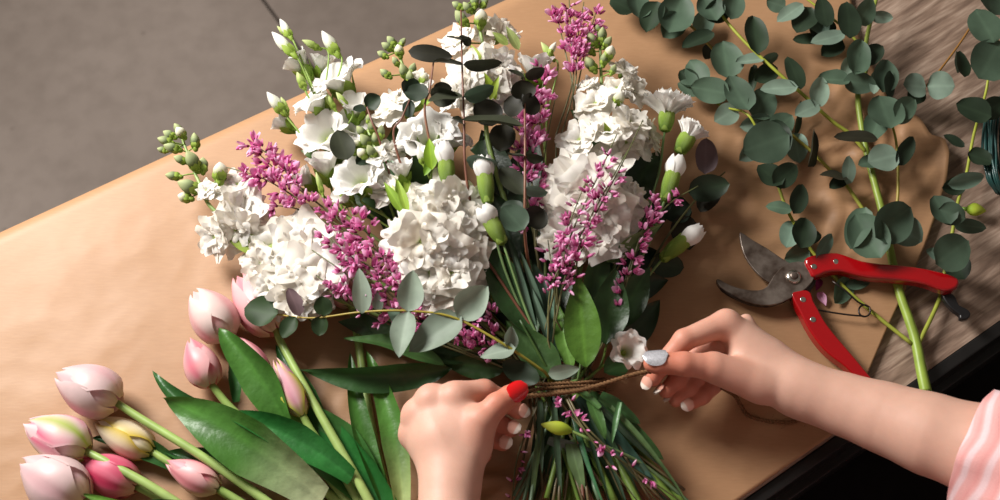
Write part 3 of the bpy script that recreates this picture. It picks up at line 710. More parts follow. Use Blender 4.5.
# ================================================================ eucalyptus and greenery in the bouquet
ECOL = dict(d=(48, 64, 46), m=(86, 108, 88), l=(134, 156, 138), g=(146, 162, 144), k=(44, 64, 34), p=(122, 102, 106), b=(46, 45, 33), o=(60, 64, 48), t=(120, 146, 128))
def euca_leaves(root, ls, rstem=None, gl='leaf'):
    """ls: (base x, y, z, tip x, y, z, width px, colour key, roll)"""
    for e in ls:
        bx, by, bz, tx, ty, tz, w, k = e[:8]; roll = e[8] if len(e) > 8 else R.uniform(-22, 22)
        c = ECOL[k]; j = R.uniform(.9, 1.1); c = tuple(min(255, x*j) for x in c)
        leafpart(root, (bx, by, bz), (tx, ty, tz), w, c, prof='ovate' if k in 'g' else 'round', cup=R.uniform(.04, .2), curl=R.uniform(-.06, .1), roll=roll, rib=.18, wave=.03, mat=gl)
def euca_sprig(label, stems, leaves, cols=(BRN, OLV), r=.0013, cat='foliage', group='eucalyptus sprigs in the bouquet', tie=True):
    root = thing('eucalyptus_sprig', label, cat, Q(stems[0][-1]), group)
    for i, s in enumerate(stems):
        pts = [Q(p) for p in spline([Vector(p) for p in s], 7)]
        if tie and i == 0:
            t = tie_pt(); l = Vector(s[-1]); pts = pts[:-1]+spline([pts[-1], Q(l.lerp(t, .6)), Q(t), Q(tail_pt(s[0][0]))], 6)
        mb = MB(); mb.tube(pts, lambda u: r*.6+r*.8*u, lambda u: mixc(cols[0], cols[1], u), 6); part('stem', mb, 'stem', root)
    euca_leaves(root, leaves); return root
BR = lin((122, 78, 60)); BR2 = lin((150, 104, 72)); YG = lin((150, 150, 60)); YG2 = lin((166, 142, 54))
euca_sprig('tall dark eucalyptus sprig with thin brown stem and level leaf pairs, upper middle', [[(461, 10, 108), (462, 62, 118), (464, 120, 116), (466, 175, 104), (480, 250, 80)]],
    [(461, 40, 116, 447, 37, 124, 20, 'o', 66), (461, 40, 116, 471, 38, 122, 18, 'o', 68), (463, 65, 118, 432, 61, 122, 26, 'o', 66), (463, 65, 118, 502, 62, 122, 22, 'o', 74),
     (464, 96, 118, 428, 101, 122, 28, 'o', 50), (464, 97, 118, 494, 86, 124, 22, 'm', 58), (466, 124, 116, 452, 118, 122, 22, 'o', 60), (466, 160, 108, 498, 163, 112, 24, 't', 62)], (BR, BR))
euca_sprig('eucalyptus sprig topped by one wide dark oval leaf, over the left lisianthus', [[(434, 58, 112), (430, 88, 112), (425, 115, 104), (440, 190, 84)]],
    [(408, 51, 118, 453, 57, 118, 19, 'b', 14), (429, 92, 112, 404, 93, 110, 22, 'd', 10), (430, 94, 112, 458, 96, 118, 24, 'o', 48), (433, 90, 110, 452, 88, 112, 16, 'b', 30)], (BR, BR2))
euca_sprig('short eucalyptus sprig with reddish stem and two round dark leaves beside the oval leaf', [[(411, 97, 104), (402, 118, 104), (394, 140, 96), (420, 220, 76)]],
    [(411, 97, 104, 414, 78, 112, 20, 'd', 30), (411, 97, 104, 404, 80, 110, 18, 'o', 38), (408, 100, 104, 410, 118, 100, 14, 'd', 10)], (BR, BR))
euca_sprig('eucalyptus sprig with a reddish stem and paired round dark leaves near the upper left', [[(366, 104, 98), (372, 122, 100), (380, 142, 94), (400, 210, 70)]],
    [(366, 107, 99, 380, 96, 104, 19, 'd', 6), (366, 108, 99, 353, 110, 102, 13, 'd', 30), (347, 160, 90, 337, 130, 96, 26, 'o', 8), (374, 152, 84, 356, 164, 84, 18, 'd', 10)], (BR, BR))
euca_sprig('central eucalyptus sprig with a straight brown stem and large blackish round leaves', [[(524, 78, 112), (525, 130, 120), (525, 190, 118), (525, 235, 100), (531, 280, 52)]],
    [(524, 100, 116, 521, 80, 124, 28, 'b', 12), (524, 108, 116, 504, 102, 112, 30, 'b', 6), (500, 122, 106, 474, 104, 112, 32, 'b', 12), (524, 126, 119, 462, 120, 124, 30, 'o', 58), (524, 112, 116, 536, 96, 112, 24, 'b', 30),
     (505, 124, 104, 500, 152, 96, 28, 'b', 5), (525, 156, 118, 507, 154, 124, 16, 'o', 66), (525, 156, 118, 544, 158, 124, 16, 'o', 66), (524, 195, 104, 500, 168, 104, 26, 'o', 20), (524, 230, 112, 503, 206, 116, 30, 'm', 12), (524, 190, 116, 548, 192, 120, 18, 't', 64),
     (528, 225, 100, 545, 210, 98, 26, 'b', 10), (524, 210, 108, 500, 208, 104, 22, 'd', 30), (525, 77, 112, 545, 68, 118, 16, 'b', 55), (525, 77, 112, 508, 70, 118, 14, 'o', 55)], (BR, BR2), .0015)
euca_sprig('long yellow-stemmed eucalyptus sprig with silver grey leaves across the front of the bouquet', [[(262, 312, 40), (310, 318, 64), (362, 312, 84), (410, 311, 92), (455, 318, 92), (505, 345, 88), (545, 372, 72)]],
    [(278, 314, 56, 244, 308, 50, 32, 'k', 10), (300, 316, 62, 288, 288, 72, 16, 'p', 24), (296, 317, 60, 282, 338, 54, 18, 'k', 14), (324, 316, 72, 322, 296, 76, 19, 'k', 20), (322, 316, 70, 319, 336, 62, 18, 'k', 12),
     (362, 314, 86, 359, 268, 92, 20, 'g', 22), (376, 312, 84, 378, 292, 80, 13, 'g', 40), (408, 312, 94, 413, 270, 100, 27, 'g', 14), (408, 311, 94, 399, 358, 88, 26, 'g', 16), (400, 312, 88, 392, 322, 82, 22, 'm', 20),
     (457, 317, 94, 488, 286, 98, 32, 'g', 12), (462, 316, 94, 409, 352, 84, 36, 'g', 18), (516, 348, 88, 480, 357, 82, 20, 'g', 32), (508, 350, 86, 512, 326, 84, 18, 'g', 40), (526, 362, 80, 516, 384, 72, 40, 'd', 12), (548, 374, 76, 580, 368, 82, 15, 'g', 24)], (YG2, YG))
euca_sprig('eucalyptus sprig right of the bouquet with one purple tinged leaf below the carnations', [[(725, 172, 26), (700, 195, 34), (665, 240, 40), (630, 300, 40)]],
    [(705, 174, 42, 706, 138, 52, 25, 'p', 12), (688, 192, 36, 730, 184, 44, 28, 'd', 10), (716, 184, 30, 700, 212, 20, 24, 'b', 20), (690, 205, 30, 664, 218, 26, 30, 'd', 10), (680, 215, 30, 690, 250, 16, 28, 'b', 10), (650, 262, 40, 684, 268, 26, 26, 'd', 14)], (OLV, OLV))
# ---- broad leaves and dark filling greenery
def leafy(label, stemp, leaves, c=(52, 82, 44), mat='gloss', tie=True, name='leafy_greenery', group='leafy green stems', prof='lance'):
    root = thing(name, label, 'foliage', Q(stemp[-1]), group)
    pts = [Q(p) for p in spline([Vector(p) for p in stemp], 7)]
    if tie:
        t = tie_pt(); l = Vector(stemp[-1]); pts = pts[:-1]+spline([pts[-1], Q(l.lerp(t, .6)), Q(t), Q(tail_pt(stemp[0][0]))], 6)
    mb = MB(); mb.tube(pts, lambda u: .0012+.0008*u, lambda u: mixc(GDK, GST, u), 6); part('stem', mb, 'stem', root)
    for e in leaves:
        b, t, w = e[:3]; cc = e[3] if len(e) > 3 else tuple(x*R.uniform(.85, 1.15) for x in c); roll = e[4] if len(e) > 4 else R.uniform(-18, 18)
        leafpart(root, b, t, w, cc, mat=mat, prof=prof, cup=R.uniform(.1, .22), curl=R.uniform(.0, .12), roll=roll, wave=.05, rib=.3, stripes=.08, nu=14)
    return root
leafy('broad bright green leaf standing upright just above the twine', [(584, 345, 70), (578, 380, 60)], [((586, 368, 72), (578, 274, 96), 36, (84, 122, 44), -8), ((572, 370, 64), (556, 300, 70), 18, (96, 136, 56))])
leafy('large dark green leaf slanting beside the right edge of the middle white head', [(520, 320, 72), (545, 365, 60)], [((536, 338, 62), (477, 234, 80), 38, (50, 80, 42), 10), ((560, 378, 60), (505, 320, 66), 34, (66, 96, 50), 0)])
leafy('dark green leaves spreading low on the right side of the bouquet', [(640, 270, 50), (610, 330, 52), (590, 360, 50)],
      [((606, 262, 70), (664, 222, 84), 18, (104, 132, 78), 30), ((606, 345, 62), (616, 268, 74), 38, (60, 92, 48)), ((612, 330, 50), (650, 266, 56), 34, (58, 88, 48)), ((588, 310, 66), (606, 240, 70), 28, (62, 94, 50)), ((620, 350, 40), (660, 300, 36), 30, (44, 66, 40)), ((604, 372, 48), (632, 362, 44), 24, (70, 104, 60)), ((620, 290, 44), (668, 280, 30), 30, (40, 60, 38))])
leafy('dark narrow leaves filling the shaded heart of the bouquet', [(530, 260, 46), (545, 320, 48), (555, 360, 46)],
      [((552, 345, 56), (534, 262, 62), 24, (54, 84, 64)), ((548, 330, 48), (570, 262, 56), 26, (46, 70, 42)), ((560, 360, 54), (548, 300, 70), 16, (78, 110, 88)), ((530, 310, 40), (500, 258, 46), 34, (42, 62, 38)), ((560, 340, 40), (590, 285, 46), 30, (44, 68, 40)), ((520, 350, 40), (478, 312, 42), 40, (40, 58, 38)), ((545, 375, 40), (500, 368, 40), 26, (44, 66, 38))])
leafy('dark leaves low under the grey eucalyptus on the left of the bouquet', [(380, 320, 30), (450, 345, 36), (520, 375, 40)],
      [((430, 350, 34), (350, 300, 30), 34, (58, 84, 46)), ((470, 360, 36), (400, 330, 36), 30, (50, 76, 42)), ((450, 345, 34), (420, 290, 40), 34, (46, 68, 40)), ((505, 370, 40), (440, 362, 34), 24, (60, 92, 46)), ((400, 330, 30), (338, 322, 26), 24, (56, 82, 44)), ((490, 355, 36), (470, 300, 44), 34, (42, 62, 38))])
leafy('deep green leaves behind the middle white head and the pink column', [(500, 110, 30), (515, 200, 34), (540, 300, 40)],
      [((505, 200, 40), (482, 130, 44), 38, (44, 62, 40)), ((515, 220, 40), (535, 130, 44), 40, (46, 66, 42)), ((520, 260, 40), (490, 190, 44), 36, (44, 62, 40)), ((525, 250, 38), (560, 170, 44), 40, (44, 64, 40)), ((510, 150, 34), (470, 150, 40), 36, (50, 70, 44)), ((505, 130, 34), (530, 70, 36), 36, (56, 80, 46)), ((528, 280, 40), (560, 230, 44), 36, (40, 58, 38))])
leafy('deep green leaves behind the right white head and the carnations', [(640, 110, 26), (635, 200, 32), (600, 300, 40)],
      [((620, 210, 36), (660, 150, 40), 40, (44, 64, 40)), ((612, 240, 36), (672, 205, 36), 44, (38, 56, 36)), ((625, 180, 34), (620, 110, 40), 36, (60, 86, 50)), ((605, 250, 38), (585, 180, 44), 40, (44, 64, 40)), ((600, 270, 38), (660, 252, 30), 40, (36, 54, 36)), ((630, 160, 34), (570, 110, 36), 34, (66, 92, 52)), ((600, 290, 36), (640, 300, 30), 40, (36, 54, 36))])
leafy('mid green leaves between the left lisianthus and the middle white head', [(350, 150, 26), (400, 230, 34), (480, 320, 40)],
      [((400, 220, 40), (340, 190, 40), 30, (64, 92, 50)), ((410, 230, 40), (372, 150, 44), 34, (60, 88, 50)), ((440, 260, 40), (380, 222, 44), 30, (62, 90, 50)), ((420, 210, 40), (432, 130, 44), 36, (60, 86, 48)), ((390, 200, 36), (398, 120, 40), 30, (70, 98, 54)), ((450, 270, 40), (470, 180, 46), 36, (46, 66, 42)), ((380, 190, 32), (300, 150, 30), 22, (86, 116, 60)), ((460, 300, 36), (400, 275, 40), 30, (52, 76, 44))])
leafy('dark long leaves fanning out below the twine at the lower right of the stems', [(560, 385, 40), (600, 430, 40), (640, 480, 26)],
      [((585, 395, 46), (664, 460, 34), 26, (70, 108, 58)), ((575, 400, 50), (652, 478, 40), 22, (62, 92, 78)), ((570, 405, 44), (622, 505, 30), 20, (56, 88, 52)), ((590, 400, 60), (606, 440, 56), 14, (84, 124, 64)), ((600, 396, 60), (640, 424, 46), 18, (66, 104, 58)), ((566, 398, 40), (590, 510, 30), 26, (46, 72, 46)), ((556, 395, 36), (555, 510, 24), 24, (50, 78, 44)), ((550, 395, 36), (530, 512, 20), 20, (48, 74, 44)), ((570, 440, 50), (584, 492, 44), 16, (104, 130, 84)), ((548, 440, 52), (594, 452, 44), 15, (120, 136, 126), 40)], tie=False, prof='blade')
leafy('long slender grass green blades hanging under the carnation bud', [(545, 385, 46), (560, 440, 46), (585, 520, 34)],
      [((540+k*7, 398+R.uniform(-5, 8), 46+R.uniform(0, 16)), (528+k*17+R.uniform(-14, 14), 505+R.uniform(-40, 16), 30+R.uniform(0, 22)), R.uniform(5, 9), (70+R.uniform(-14, 24), 106+R.uniform(-14, 20), 72), R.uniform(-40, 40)) for k in range(10)]
      + [((600, 408, 62), (574, 384, 60), 8, (92, 132, 74)), ((620, 402, 60), (612, 444, 56), 7, (88, 130, 80))], tie=False, prof='blade')
# ================================================================ tulips
TP = dict(slim=(lin((240, 206, 204)), lin((216, 120, 150)), lin((190, 200, 90))), pale=(lin((236, 216, 208)), lin((236, 164, 170)), lin((226, 206, 170))), pink=(lin((240, 186, 186)), lin((222, 98, 124)), lin((222, 214, 160))), hot=(lin((228, 130, 150)), lin((196, 36, 82)), lin((222, 196, 150))),
          yellow=(lin((246, 232, 206)), lin((218, 190, 62)), lin((190, 180, 60))), green=(lin((240, 208, 210)), lin((220, 70, 118)), lin((172, 190, 60))), lilac=(lin((226, 200, 198)), lin((222, 172, 178)), lin((214, 198, 130))))
def tulip(label, base, tip, w, kind, stempts=(), leaves=(), openness=0.0, spin=0.0):
    A = Q(base); B = Q(tip); ax = (B-A); L = ax.length; wd = mm(w, base[2]*.001); d = ax.normalized()
    root = thing('tulip', label, 'flower', Q(stempts[-1]) if stempts else A, 'pink and cream tulips')
    M = frame(d, spin); mid, edge, foot = TP[kind]
    for lay in (0, 1):
        for k in range(3):
            a0 = 2*PI*k/3+lay*PI/3; sgn = 1 if lay else -1; rs = (1.0 if lay == 0 else .93)*wd/2; ph = R.random()*6; hh = R.uniform(.96, 1.03)*(1 if lay == 0 else 1.02); op = openness*R.uniform(.6, 1.3)
            def fn(u, v):
                u = 1-(1-u)**1.5; prof = math.sin(PI*min(.985, .07+.90*u**.82))**.72
                rr = rs*(prof+op*u**3*.6)
                half = max(.02, 1.1*min(1, .35+u*1.7)*math.sqrt(max(0, 1-(max(0, u-.35)/.652)**3.2)))
                ang = a0+v*half
                lip = 1+.05*v*v*(1 if lay == 0 else -.5)+.015*math.sin(6*v+ph)*u-.05*(1-abs(v))*(u < .9)*math.exp(-(v*6)**2)
                z = L*hh*(u-.06*v*v*u)
                return A+M @ Vector((rr*lip*math.cos(ang), rr*lip*math.sin(ang), z))
            def cf(u, v):
                u = 1-(1-u)**1.5
                st = .5+.5*math.sin(v*30+ph); e = abs(v)**1.6*.75+.15*u
                c = mixc(mid, edge, (.75*math.exp(-(v*2.6)**2)*(u > .05)*(1-u*.3) if kind in ('pale', 'pink', 'lilac', 'hot') else e)+.12*st*u)
                if kind == 'hot': c = mixc(c, edge, .55-.5*math.exp(-((abs(v)-.4)*5)**2))
                if kind == 'yellow': c = mixc(mid, edge, abs(v)**2.0*1.1)
                if kind == 'slim': c = mixc(lin((228, 160, 178)), mid, .35*st); c = mixc(c, lin((206, 206, 84)), min(1, (abs(v)*1.15)**2.2))
                if kind == 'green': c = mixc(mid, edge, .9*max(0, 1-abs(abs(v)-.8)*3)*min(1, u*1.6)); c = mixc(c, lin((158, 188, 44)), .95*math.exp(-(v*3.2)**2)*(lay == 0)*(1-u*.35))
                return mixc(foot, c, .15+u*4.0)
            mb = MB(); mb.patch(fn, 15, 13, cf); part('petal', mb, 'tulip', root)
    if stempts:
        pts = [A+d*L*.03]+[Q(p) for p in stempts]
        mb = MB(); mb.tube(spline(pts, 8), lambda t: .0034+.0012*t, lambda t: mixc(lin((150, 178, 92)), lin((166, 190, 112)), t), 10); part('stem', mb, 'stem', root)
    for e in leaves:
        b, t, w2, c = e[:4]; kw = dict(roll=e[4] if len(e) > 4 else 0, side_bend=e[5] if len(e) > 5 else 0.0)
        cb = e[6] if len(e) > 6 else None
        mb = MB(); leaf_into(mb, Q(b), Q(t), mm(w2, b[2]*.001), lin(c), prof=e[8] if len(e) > 8 else 'tulip', cup=.22, curl=e[7] if len(e) > 7 else .10, wave=.08, nu=20, rib=.15, stripes=.22, c_base=lin(cb) if cb else None, **kw)
        part('leaf', mb, 'gloss', root)
    return root
TG = (78, 128, 52); TD = (52, 98, 46); TM = (66, 114, 54)
tulip('large pale pink tulip topmost of the left group, beside a long green leaf', (230, 338, 30), (194, 292, 34), 46, 'pale', [(250, 372, 24), (300, 440, 20), (370, 530, 16)], [((286, 424, 34), (219, 328, 52), 40, TG, -14, .05)], .06, .4)
tulip('pink striped tulip directly below the large pale one', (212, 386, 28), (190, 341, 32), 34, 'pink', [(235, 412, 22), (290, 460, 18), (370, 530, 14)], [((250, 425, 22), (152, 370, 26), 20, TD, 10, -.12), ((236, 402, 26), (232, 352, 34), 14, TD, 20)], .0, 1.0)
tulip('pink tulip half hidden behind the white stock, its long pale stem crossing the leaves', (277, 332, 24), (239, 276, 24), 48, 'pink', [(285, 350, 30), (315, 405, 34), (352, 470, 34), (385, 530, 30)], [((330, 440, 16), (276, 345, 20), 26, TD, 0)], .1, .2)
tulip('small pink tulip bud right of the leaf blade under the white stock', (266, 380, 30), (237, 338, 30), 26, 'pink', [(290, 412, 26), (330, 455, 22), (400, 540, 18)], [((380, 505, 16), (262, 400, 22), 60, TM, 6, .06)], .0, .6)
tulip('slim green edged tulip bud with a rosy middle, rightmost of the tulips', (303, 416, 36), (276, 361, 42), 25, 'slim', [(312, 432, 32), (335, 465, 26), (385, 540, 20)], [((402, 530, 22), (316, 408, 20), 40, (46, 112, 50), -8)], .0, 1.57)
tulip('pale lilac pink tulip standing highest at the far left', (119, 404, 34), (60, 374, 38), 50, 'lilac', [(140, 418, 34), (200, 455, 36), (262, 498, 34), (320, 545, 28)], [], .12, .3)
tulip('pink tulip with lime green stripes at the left, touching the lilac pink one', (88, 452, 34), (28, 424, 36), 46, 'green', [(110, 464, 36), (150, 486, 36), (210, 525, 30)], [], .05, 0.0)
tulip('creamy yellow pointed tulip bud tucked under a pale stem', (153, 452, 18), (97, 421, 20), 34, 'yellow', [(172, 464, 18), (220, 490, 16), (300, 540, 14)], [((190, 475, 14), (92, 438, 12), 22, TD, 0, .08)], .0, .52)
tulip('deep pink tulip bud lying between the pale tulips at the bottom left', (138, 487, 22), (80, 460, 22), 38, 'hot', [(160, 498, 20), (220, 530, 18)], [], .0, .9)
tulip('palest tulip in the bottom left corner', (86, 502, 36), (24, 464, 38), 54, 'lilac', [(110, 520, 34), (150, 545, 30)], [((150, 520, 30), (82, 494, 46), 12, (110, 160, 60), 20)], .1, 1.2)
tulip('rosy tulip bud between two broad leaves near the bottom edge', (219, 489, 26), (168, 462, 28), 30, 'pink', [(240, 502, 22), (290, 535, 18)], [((300, 512, 30), (150, 500, 36), 34, (46, 92, 40), -10, -.06), ((270, 470, 20), (165, 452, 20), 26, TD, 0)], .0, .7)
tulip('pale tulip mostly hidden under two broad green leaves', (218, 432, 16), (185, 406, 16), 24, 'lilac', [(250, 450, 14), (330, 510, 12)], [((322, 500, 36), (163, 398, 40), 58, TG, -12, .05, (196, 206, 160)), ((352, 478, 40), (220, 412, 46), 34, (48, 116, 52), 8, .05)], .0, .7)
# three loose tulip leaves below the bouquet belong to a tulip whose head lies under the white stock
tulip('tulip hidden under the bouquet, only its tall green leaves showing beside the left hand', (352, 305, 12), (330, 275, 14), 28, 'pink', [(358, 340, 12), (372, 430, 14), (396, 530, 14)],
      [((388, 508, 22), (350, 352, 26), 22, (70, 118, 48), 16, -.05), ((404, 520, 24), (366, 350, 28), 27, (84, 134, 56), 0, .05, (192, 206, 140)), ((452, 368, 44), (300, 370, 42), 30, (50, 86, 42), -30, -.04, None, .1, 'lance'), ((446, 366, 50), (344, 338, 60), 22, (70, 104, 54), 30, .04, None, .1, 'lance')], .0)
# ================================================================ the big eucalyptus branch at the right
EB = thing('eucalyptus_branch', 'large branching eucalyptus lying across the brown paper and bare wood at the right', 'foliage', Q((918, 396, 8)))
YEL = lin((168, 176, 60)); YE2 = lin((158, 166, 64)); OR = lin((164, 128, 62))
def bstem(pts, r0, r1, c0, c1, name='side_stem'):
    mb = MB(); mb.tube(spline([Q(p) for p in pts], 8), lambda u: r0+(r1-r0)*u, lambda u: mixc(c0, c1, u), 9); part(name, mb, 'stem', EB)
bstem([(880, -14, 30), (872, 16, 30), (866, 44, 28), (866, 68, 24), (858, 92, 20), (862, 130, 18), (871, 170, 16), (882, 212, 14), (890, 250, 10), (899, 291, 9), (909, 320, 9), (916, 343, 9), (922, 374, 11), (926, 392, 11)], .0018, .0056, lin((136, 150, 62)), lin((150, 176, 70)), 'main_stem')
bstem([(700, -10, 40), (716, 4, 42), (724, 18, 44), (745, 42, 44), (775, 70, 42), (800, 92, 36), (832, 121, 28), (850, 134, 24), (866, 152, 18)], .0014, .0021, YEL, YE2)
bstem([(612, -4, 22), (650, 12, 24), (680, 20, 26), (697, 32, 26), (735, 75, 28), (763, 106, 28), (790, 133, 26), (812, 152, 24), (830, 170, 22), (846, 185, 20), (872, 222, 16), (884, 232, 14)], .0012, .002, OR, YE2)
bstem([(742, 111, 38), (750, 117, 40), (758, 131, 36), (768, 152, 32), (776, 178, 28), (785, 205, 24), (798, 230, 20), (815, 255, 14), (845, 288, 8), (872, 312, 8), (912, 344, 10)], .0012, .002, YEL, YE2)
bstem([(886, 112, 30), (893, 128, 28), (897, 150, 26), (898, 190, 22), (895, 212, 18), (886, 232, 14)], .0011, .0017, YEL, OR)
bstem([(998, 40, 34), (989, 76, 32), (985, 96, 28), (974, 134, 24), (966, 176, 20), (958, 202, 18), (952, 235, 16), (945, 270, 14), (939, 300, 8), (919, 343, 10)], .0012, .0022, YEL, YE2)
bstem([(800, -6, 34), (820, 9, 34), (846, 30, 30), (866, 52, 26)], .0011, .0016, YEL, YE2)
bstem([(686, 68, 26), (702, 92, 30), (722, 106, 34), (742, 111, 38)], .001, .0012, YEL, YEL)
def E(cx, cy, z, w, h, ang, k, roll=None, tilt=0):
    """a leaf by its middle, size and the pixel angle of its tip (degrees, 0 right, 90 up)"""
    a = math.radians(ang); dx, dy = math.cos(a)*h/2, -math.sin(a)*h/2
    dx *= 1.12; dy *= 1.12; w *= 1.2; e = (cx-dx, cy-dy, z, cx+dx, cy+dy, z+tilt, w, k)
    return e+((roll,) if roll is not None else ())
euca_leaves(EB, [
 # along the long lower-left stem
 E(622, 6, 26, 24, 24, 150, 'd'), E(638, 4, 30, 24, 26, 100, 'm'), E(652, 17, 30, 23, 30, 250, 'd'), E(676, 14, 34, 34, 36, 70, 'm'), E(672, 26, 28, 24, 26, 230, 'm'), E(704, 22, 24, 20, 26, 60, 't'), E(698, 40, 32, 17, 32, 205, 'd'), E(708, 52, 18, 12, 14, 250, 'b'),
 E(726, 60, 36, 31, 34, 100, 'm'), E(697, 73, 34, 22, 27, 120, 'm'), E(688, 78, 28, 16, 20, 140, 'd'), E(690, 88, 26, 16, 24, 160, 'm'), E(710, 90, 42, 25, 36, 170, 'm'), E(739, 93, 44, 26, 36, 120, 'm'), E(762, 104, 36, 27, 30, 60, 'm'), E(726, 115, 34, 20, 24, 210, 'l'), E(756, 124, 30, 18, 30, 190, 'l'),
 E(782, 124, 32, 22, 24, 40, 'm'), E(766, 143, 42, 38, 44, 200, 'm'), E(774, 140, 34, 32, 36, 300, 'd'), E(752, 150, 28, 18, 30, 220, 'l'), E(797, 148, 20, 20, 28, 280, 't'), E(798, 118, 20, 10, 32, 80, 'd', 50), E(811, 148, 34, 20, 34, 82, 'b', 62),
 E(848, 170, 30, 14, 26, 84, 'l', 20), E(834, 177, 34, 18, 26, 170, 'b', 50), E(838, 183, 24, 12, 18, 210, 'd'),
 # upper yellow stem
 E(710, 8, 52, 26, 26, 120, 'm'), E(733, 4, 52, 22, 28, 80, 'm'), E(716, 12, 46, 22, 24, 200, 'd'), E(755, 35, 46, 23, 35, 98, 'd', 10), E(750, 60, 44, 15, 26, 188, 'l', 30), E(770, 58, 42, 12, 16, 20, 'm', 50), E(794, 73, 44, 18, 32, 112, 'd', 14), E(779, 88, 46, 17, 34, 184, 'l', 12),
 E(819, 92, 40, 19, 28, 75, 'l', 14), E(807, 110, 40, 17, 24, 205, 'l', 12), E(766, 74, 34, 18, 24, 210, 'd'), E(754, 78, 28, 10, 24, 268, 'd', 40), E(856, 138, 40, 18, 40, 178, 'b', 36),
 # lower side stem
 E(770, 175, 40, 24, 28, 140, 'd'), E(785, 175, 40, 20, 28, 40, 'd'), E(779, 208, 30, 14, 24, 172, 'm', 24), E(798, 199, 40, 17, 28, 72, 'd', 16), E(791, 234, 22, 20, 26, 250, 't'), E(803, 233, 36, 22, 28, 80, 'd', 10), E(797, 255, 14, 18, 24, 200, 'm'), E(824, 246, 24, 13, 26, 58, 't', 24), E(812, 238, 26, 12, 18, 20, 'd'),
 E(842, 291, 8, 18, 26, 240, 'm'), E(858, 284, 8, 10, 22, 10, 'm'),
 # crown on the main stem
 E(848, 20, 50, 23, 33, 95, 'd', 8), E(866, 12, 44, 20, 26, 60, 'm'), E(882, 17, 32, 12, 20, 355, 'l', 36), E(824, 12, 44, 18, 28, 100, 'd'), E(790, 13, 42, 16, 28, 215, 'l', 14), E(776, 4, 38, 16, 18, 160, 'm'), E(804, 20, 38, 24, 26, 240, 'd'), E(818, 24, 34, 22, 24, 300, 't'), E(828, 38, 42, 16, 32, 195, 'l', 16), E(832, 48, 34, 18, 24, 215, 'd'), E(806, 40, 24, 14, 24, 180, 'd'), E(822, 30, 28, 24, 24, 250, 'd'),
 E(858, 57, 46, 24, 32, 80, 'm', 10), E(872, 55, 40, 18, 26, 40, 'd'), E(848, 68, 32, 16, 20, 240, 'l'), E(834, 79, 36, 20, 30, 178, 'm', 26), E(860, 83, 36, 20, 30, 350, 'm', 22), E(885, 76, 44, 24, 30, 80, 'm', 10), E(889, 84, 46, 15, 24, 84, 'd', 34), E(876, 82, 38, 12, 22, 260, 'l', 20),
 # side stem right of the main stem
 E(885, 112, 46, 34, 32, 110, 'm', 6), E(876, 126, 38, 22, 28, 250, 'm'), E(902, 113, 40, 20, 24, 20, 'l'), E(905, 108, 46, 20, 24, 40, 'm'), E(883, 158, 42, 26, 28, 195, 'l', 6), E(868, 163, 26, 14, 18, 190, 'm'), E(905, 151, 40, 15, 30, 60, 'd', 14),
 E(868, 236, 40, 34, 46, 120, 'm', -14), E(893, 222, 48, 34, 42, 40, 'm', 16), E(906, 232, 36, 28, 34, 330, 't', 0), E(858, 228, 36, 22, 40, 250, 'm', 20),
 # right side stem over the wood
 E(985, 26, 52, 34, 34, 120, 'm', 4), E(990, 60, 48, 38, 38, 60, 'm', 6), E(992, -2, 44, 34, 30, 90, 'm'), E(962, 64, 36, 16, 24, 100, 'd', 24), E(957, 62, 30, 10, 20, 90, 't', 40), E(974, 110, 44, 26, 34, 160, 'd', 10), E(992, 108, 36, 20, 26, 30, 'd'), E(954, 141, 26, 11, 22, 150, 'd', 20), E(980, 158, 26, 18, 24, 340, 'd'),
 E(966, 180, 34, 15, 34, 12, 't', 30), E(954, 186, 24, 16, 22, 190, 'd'), E(942, 210, 40, 24, 30, 120, 'm', 6), E(952, 214, 40, 20, 26, 340, 'm', 20), E(970, 226, 26, 13, 30, 352, 'm', 26), E(952, 252, 40, 32, 36, 35, 'm', 10), E(958, 268, 22, 22, 24, 300, 'd'), E(934, 254, 26, 12, 16, 150, 't', 20),
])
eo = thing('eucalyptus_sprig', 'small eucalyptus sprig ending in two pale round leaves laid on the bare wood', 'foliage', Q((968, 33, 24)))
mb = MB(); mb.tube(spline([Q((970, 28, 26)), Q((958, 46, 24)), Q((940, 70, 24)), Q((926, 86, 28))], 7), .0012, lin((150, 106, 52)), 7); part('stem', mb, 'stem', eo)
euca_leaves(eo, [(926, 87, 30, 903, 85, 36, 30, 'l', 8), (927, 86, 32, 955, 86, 40, 32, 'l', 4), (922, 90, 24, 910, 104, 18, 20, 'd', 10)])
# ================================================================ hands: a smooth solid grown from tapered bones
class Solid:
    def __init__(s, bones_pts, h):
        a = np.array(bones_pts); s.lo = a.min(0)-.055; s.hi = a.max(0)+.055; s.h = h
        n = np.ceil((s.hi-s.lo)/h).astype(int)+1
        s.n = n; ax = [s.lo[i]+h*np.arange(n[i]) for i in range(3)]
        s.X, s.Y, s.Z = np.meshgrid(*[x.astype(np.float32) for x in ax], indexing='ij')
    def cone(s, a, b, ra, rb, sq=None):
        a = np.array(a, np.float32); b = np.array(b, np.float32); d = b-a; L2 = float(d@d)+1e-12
        x = s.X-a[0]; y = s.Y-a[1]; z = s.Z-a[2]
        t = np.clip((x*d[0]+y*d[1]+z*d[2])/L2, 0, 1)
        px = x-t*d[0]; py = y-t*d[1]; pz = z-t*d[2]
        if sq is not None:                       # squashed section: (direction, factor)
            n, k = np.array(sq[0], np.float32), sq[1]
            q = (px*n[0]+py*n[1]+pz*n[2])*(k-1); px += q*n[0]; py += q*n[1]; pz += q*n[2]
        return np.sqrt(px*px+py*py+pz*pz)-(ra+(rb-ra)*t)
def smin(a, b, k):
    h = np.clip(.5+.5*(b-a)/k, 0, 1); return b+(a-b)*h-k*h*(1-h)
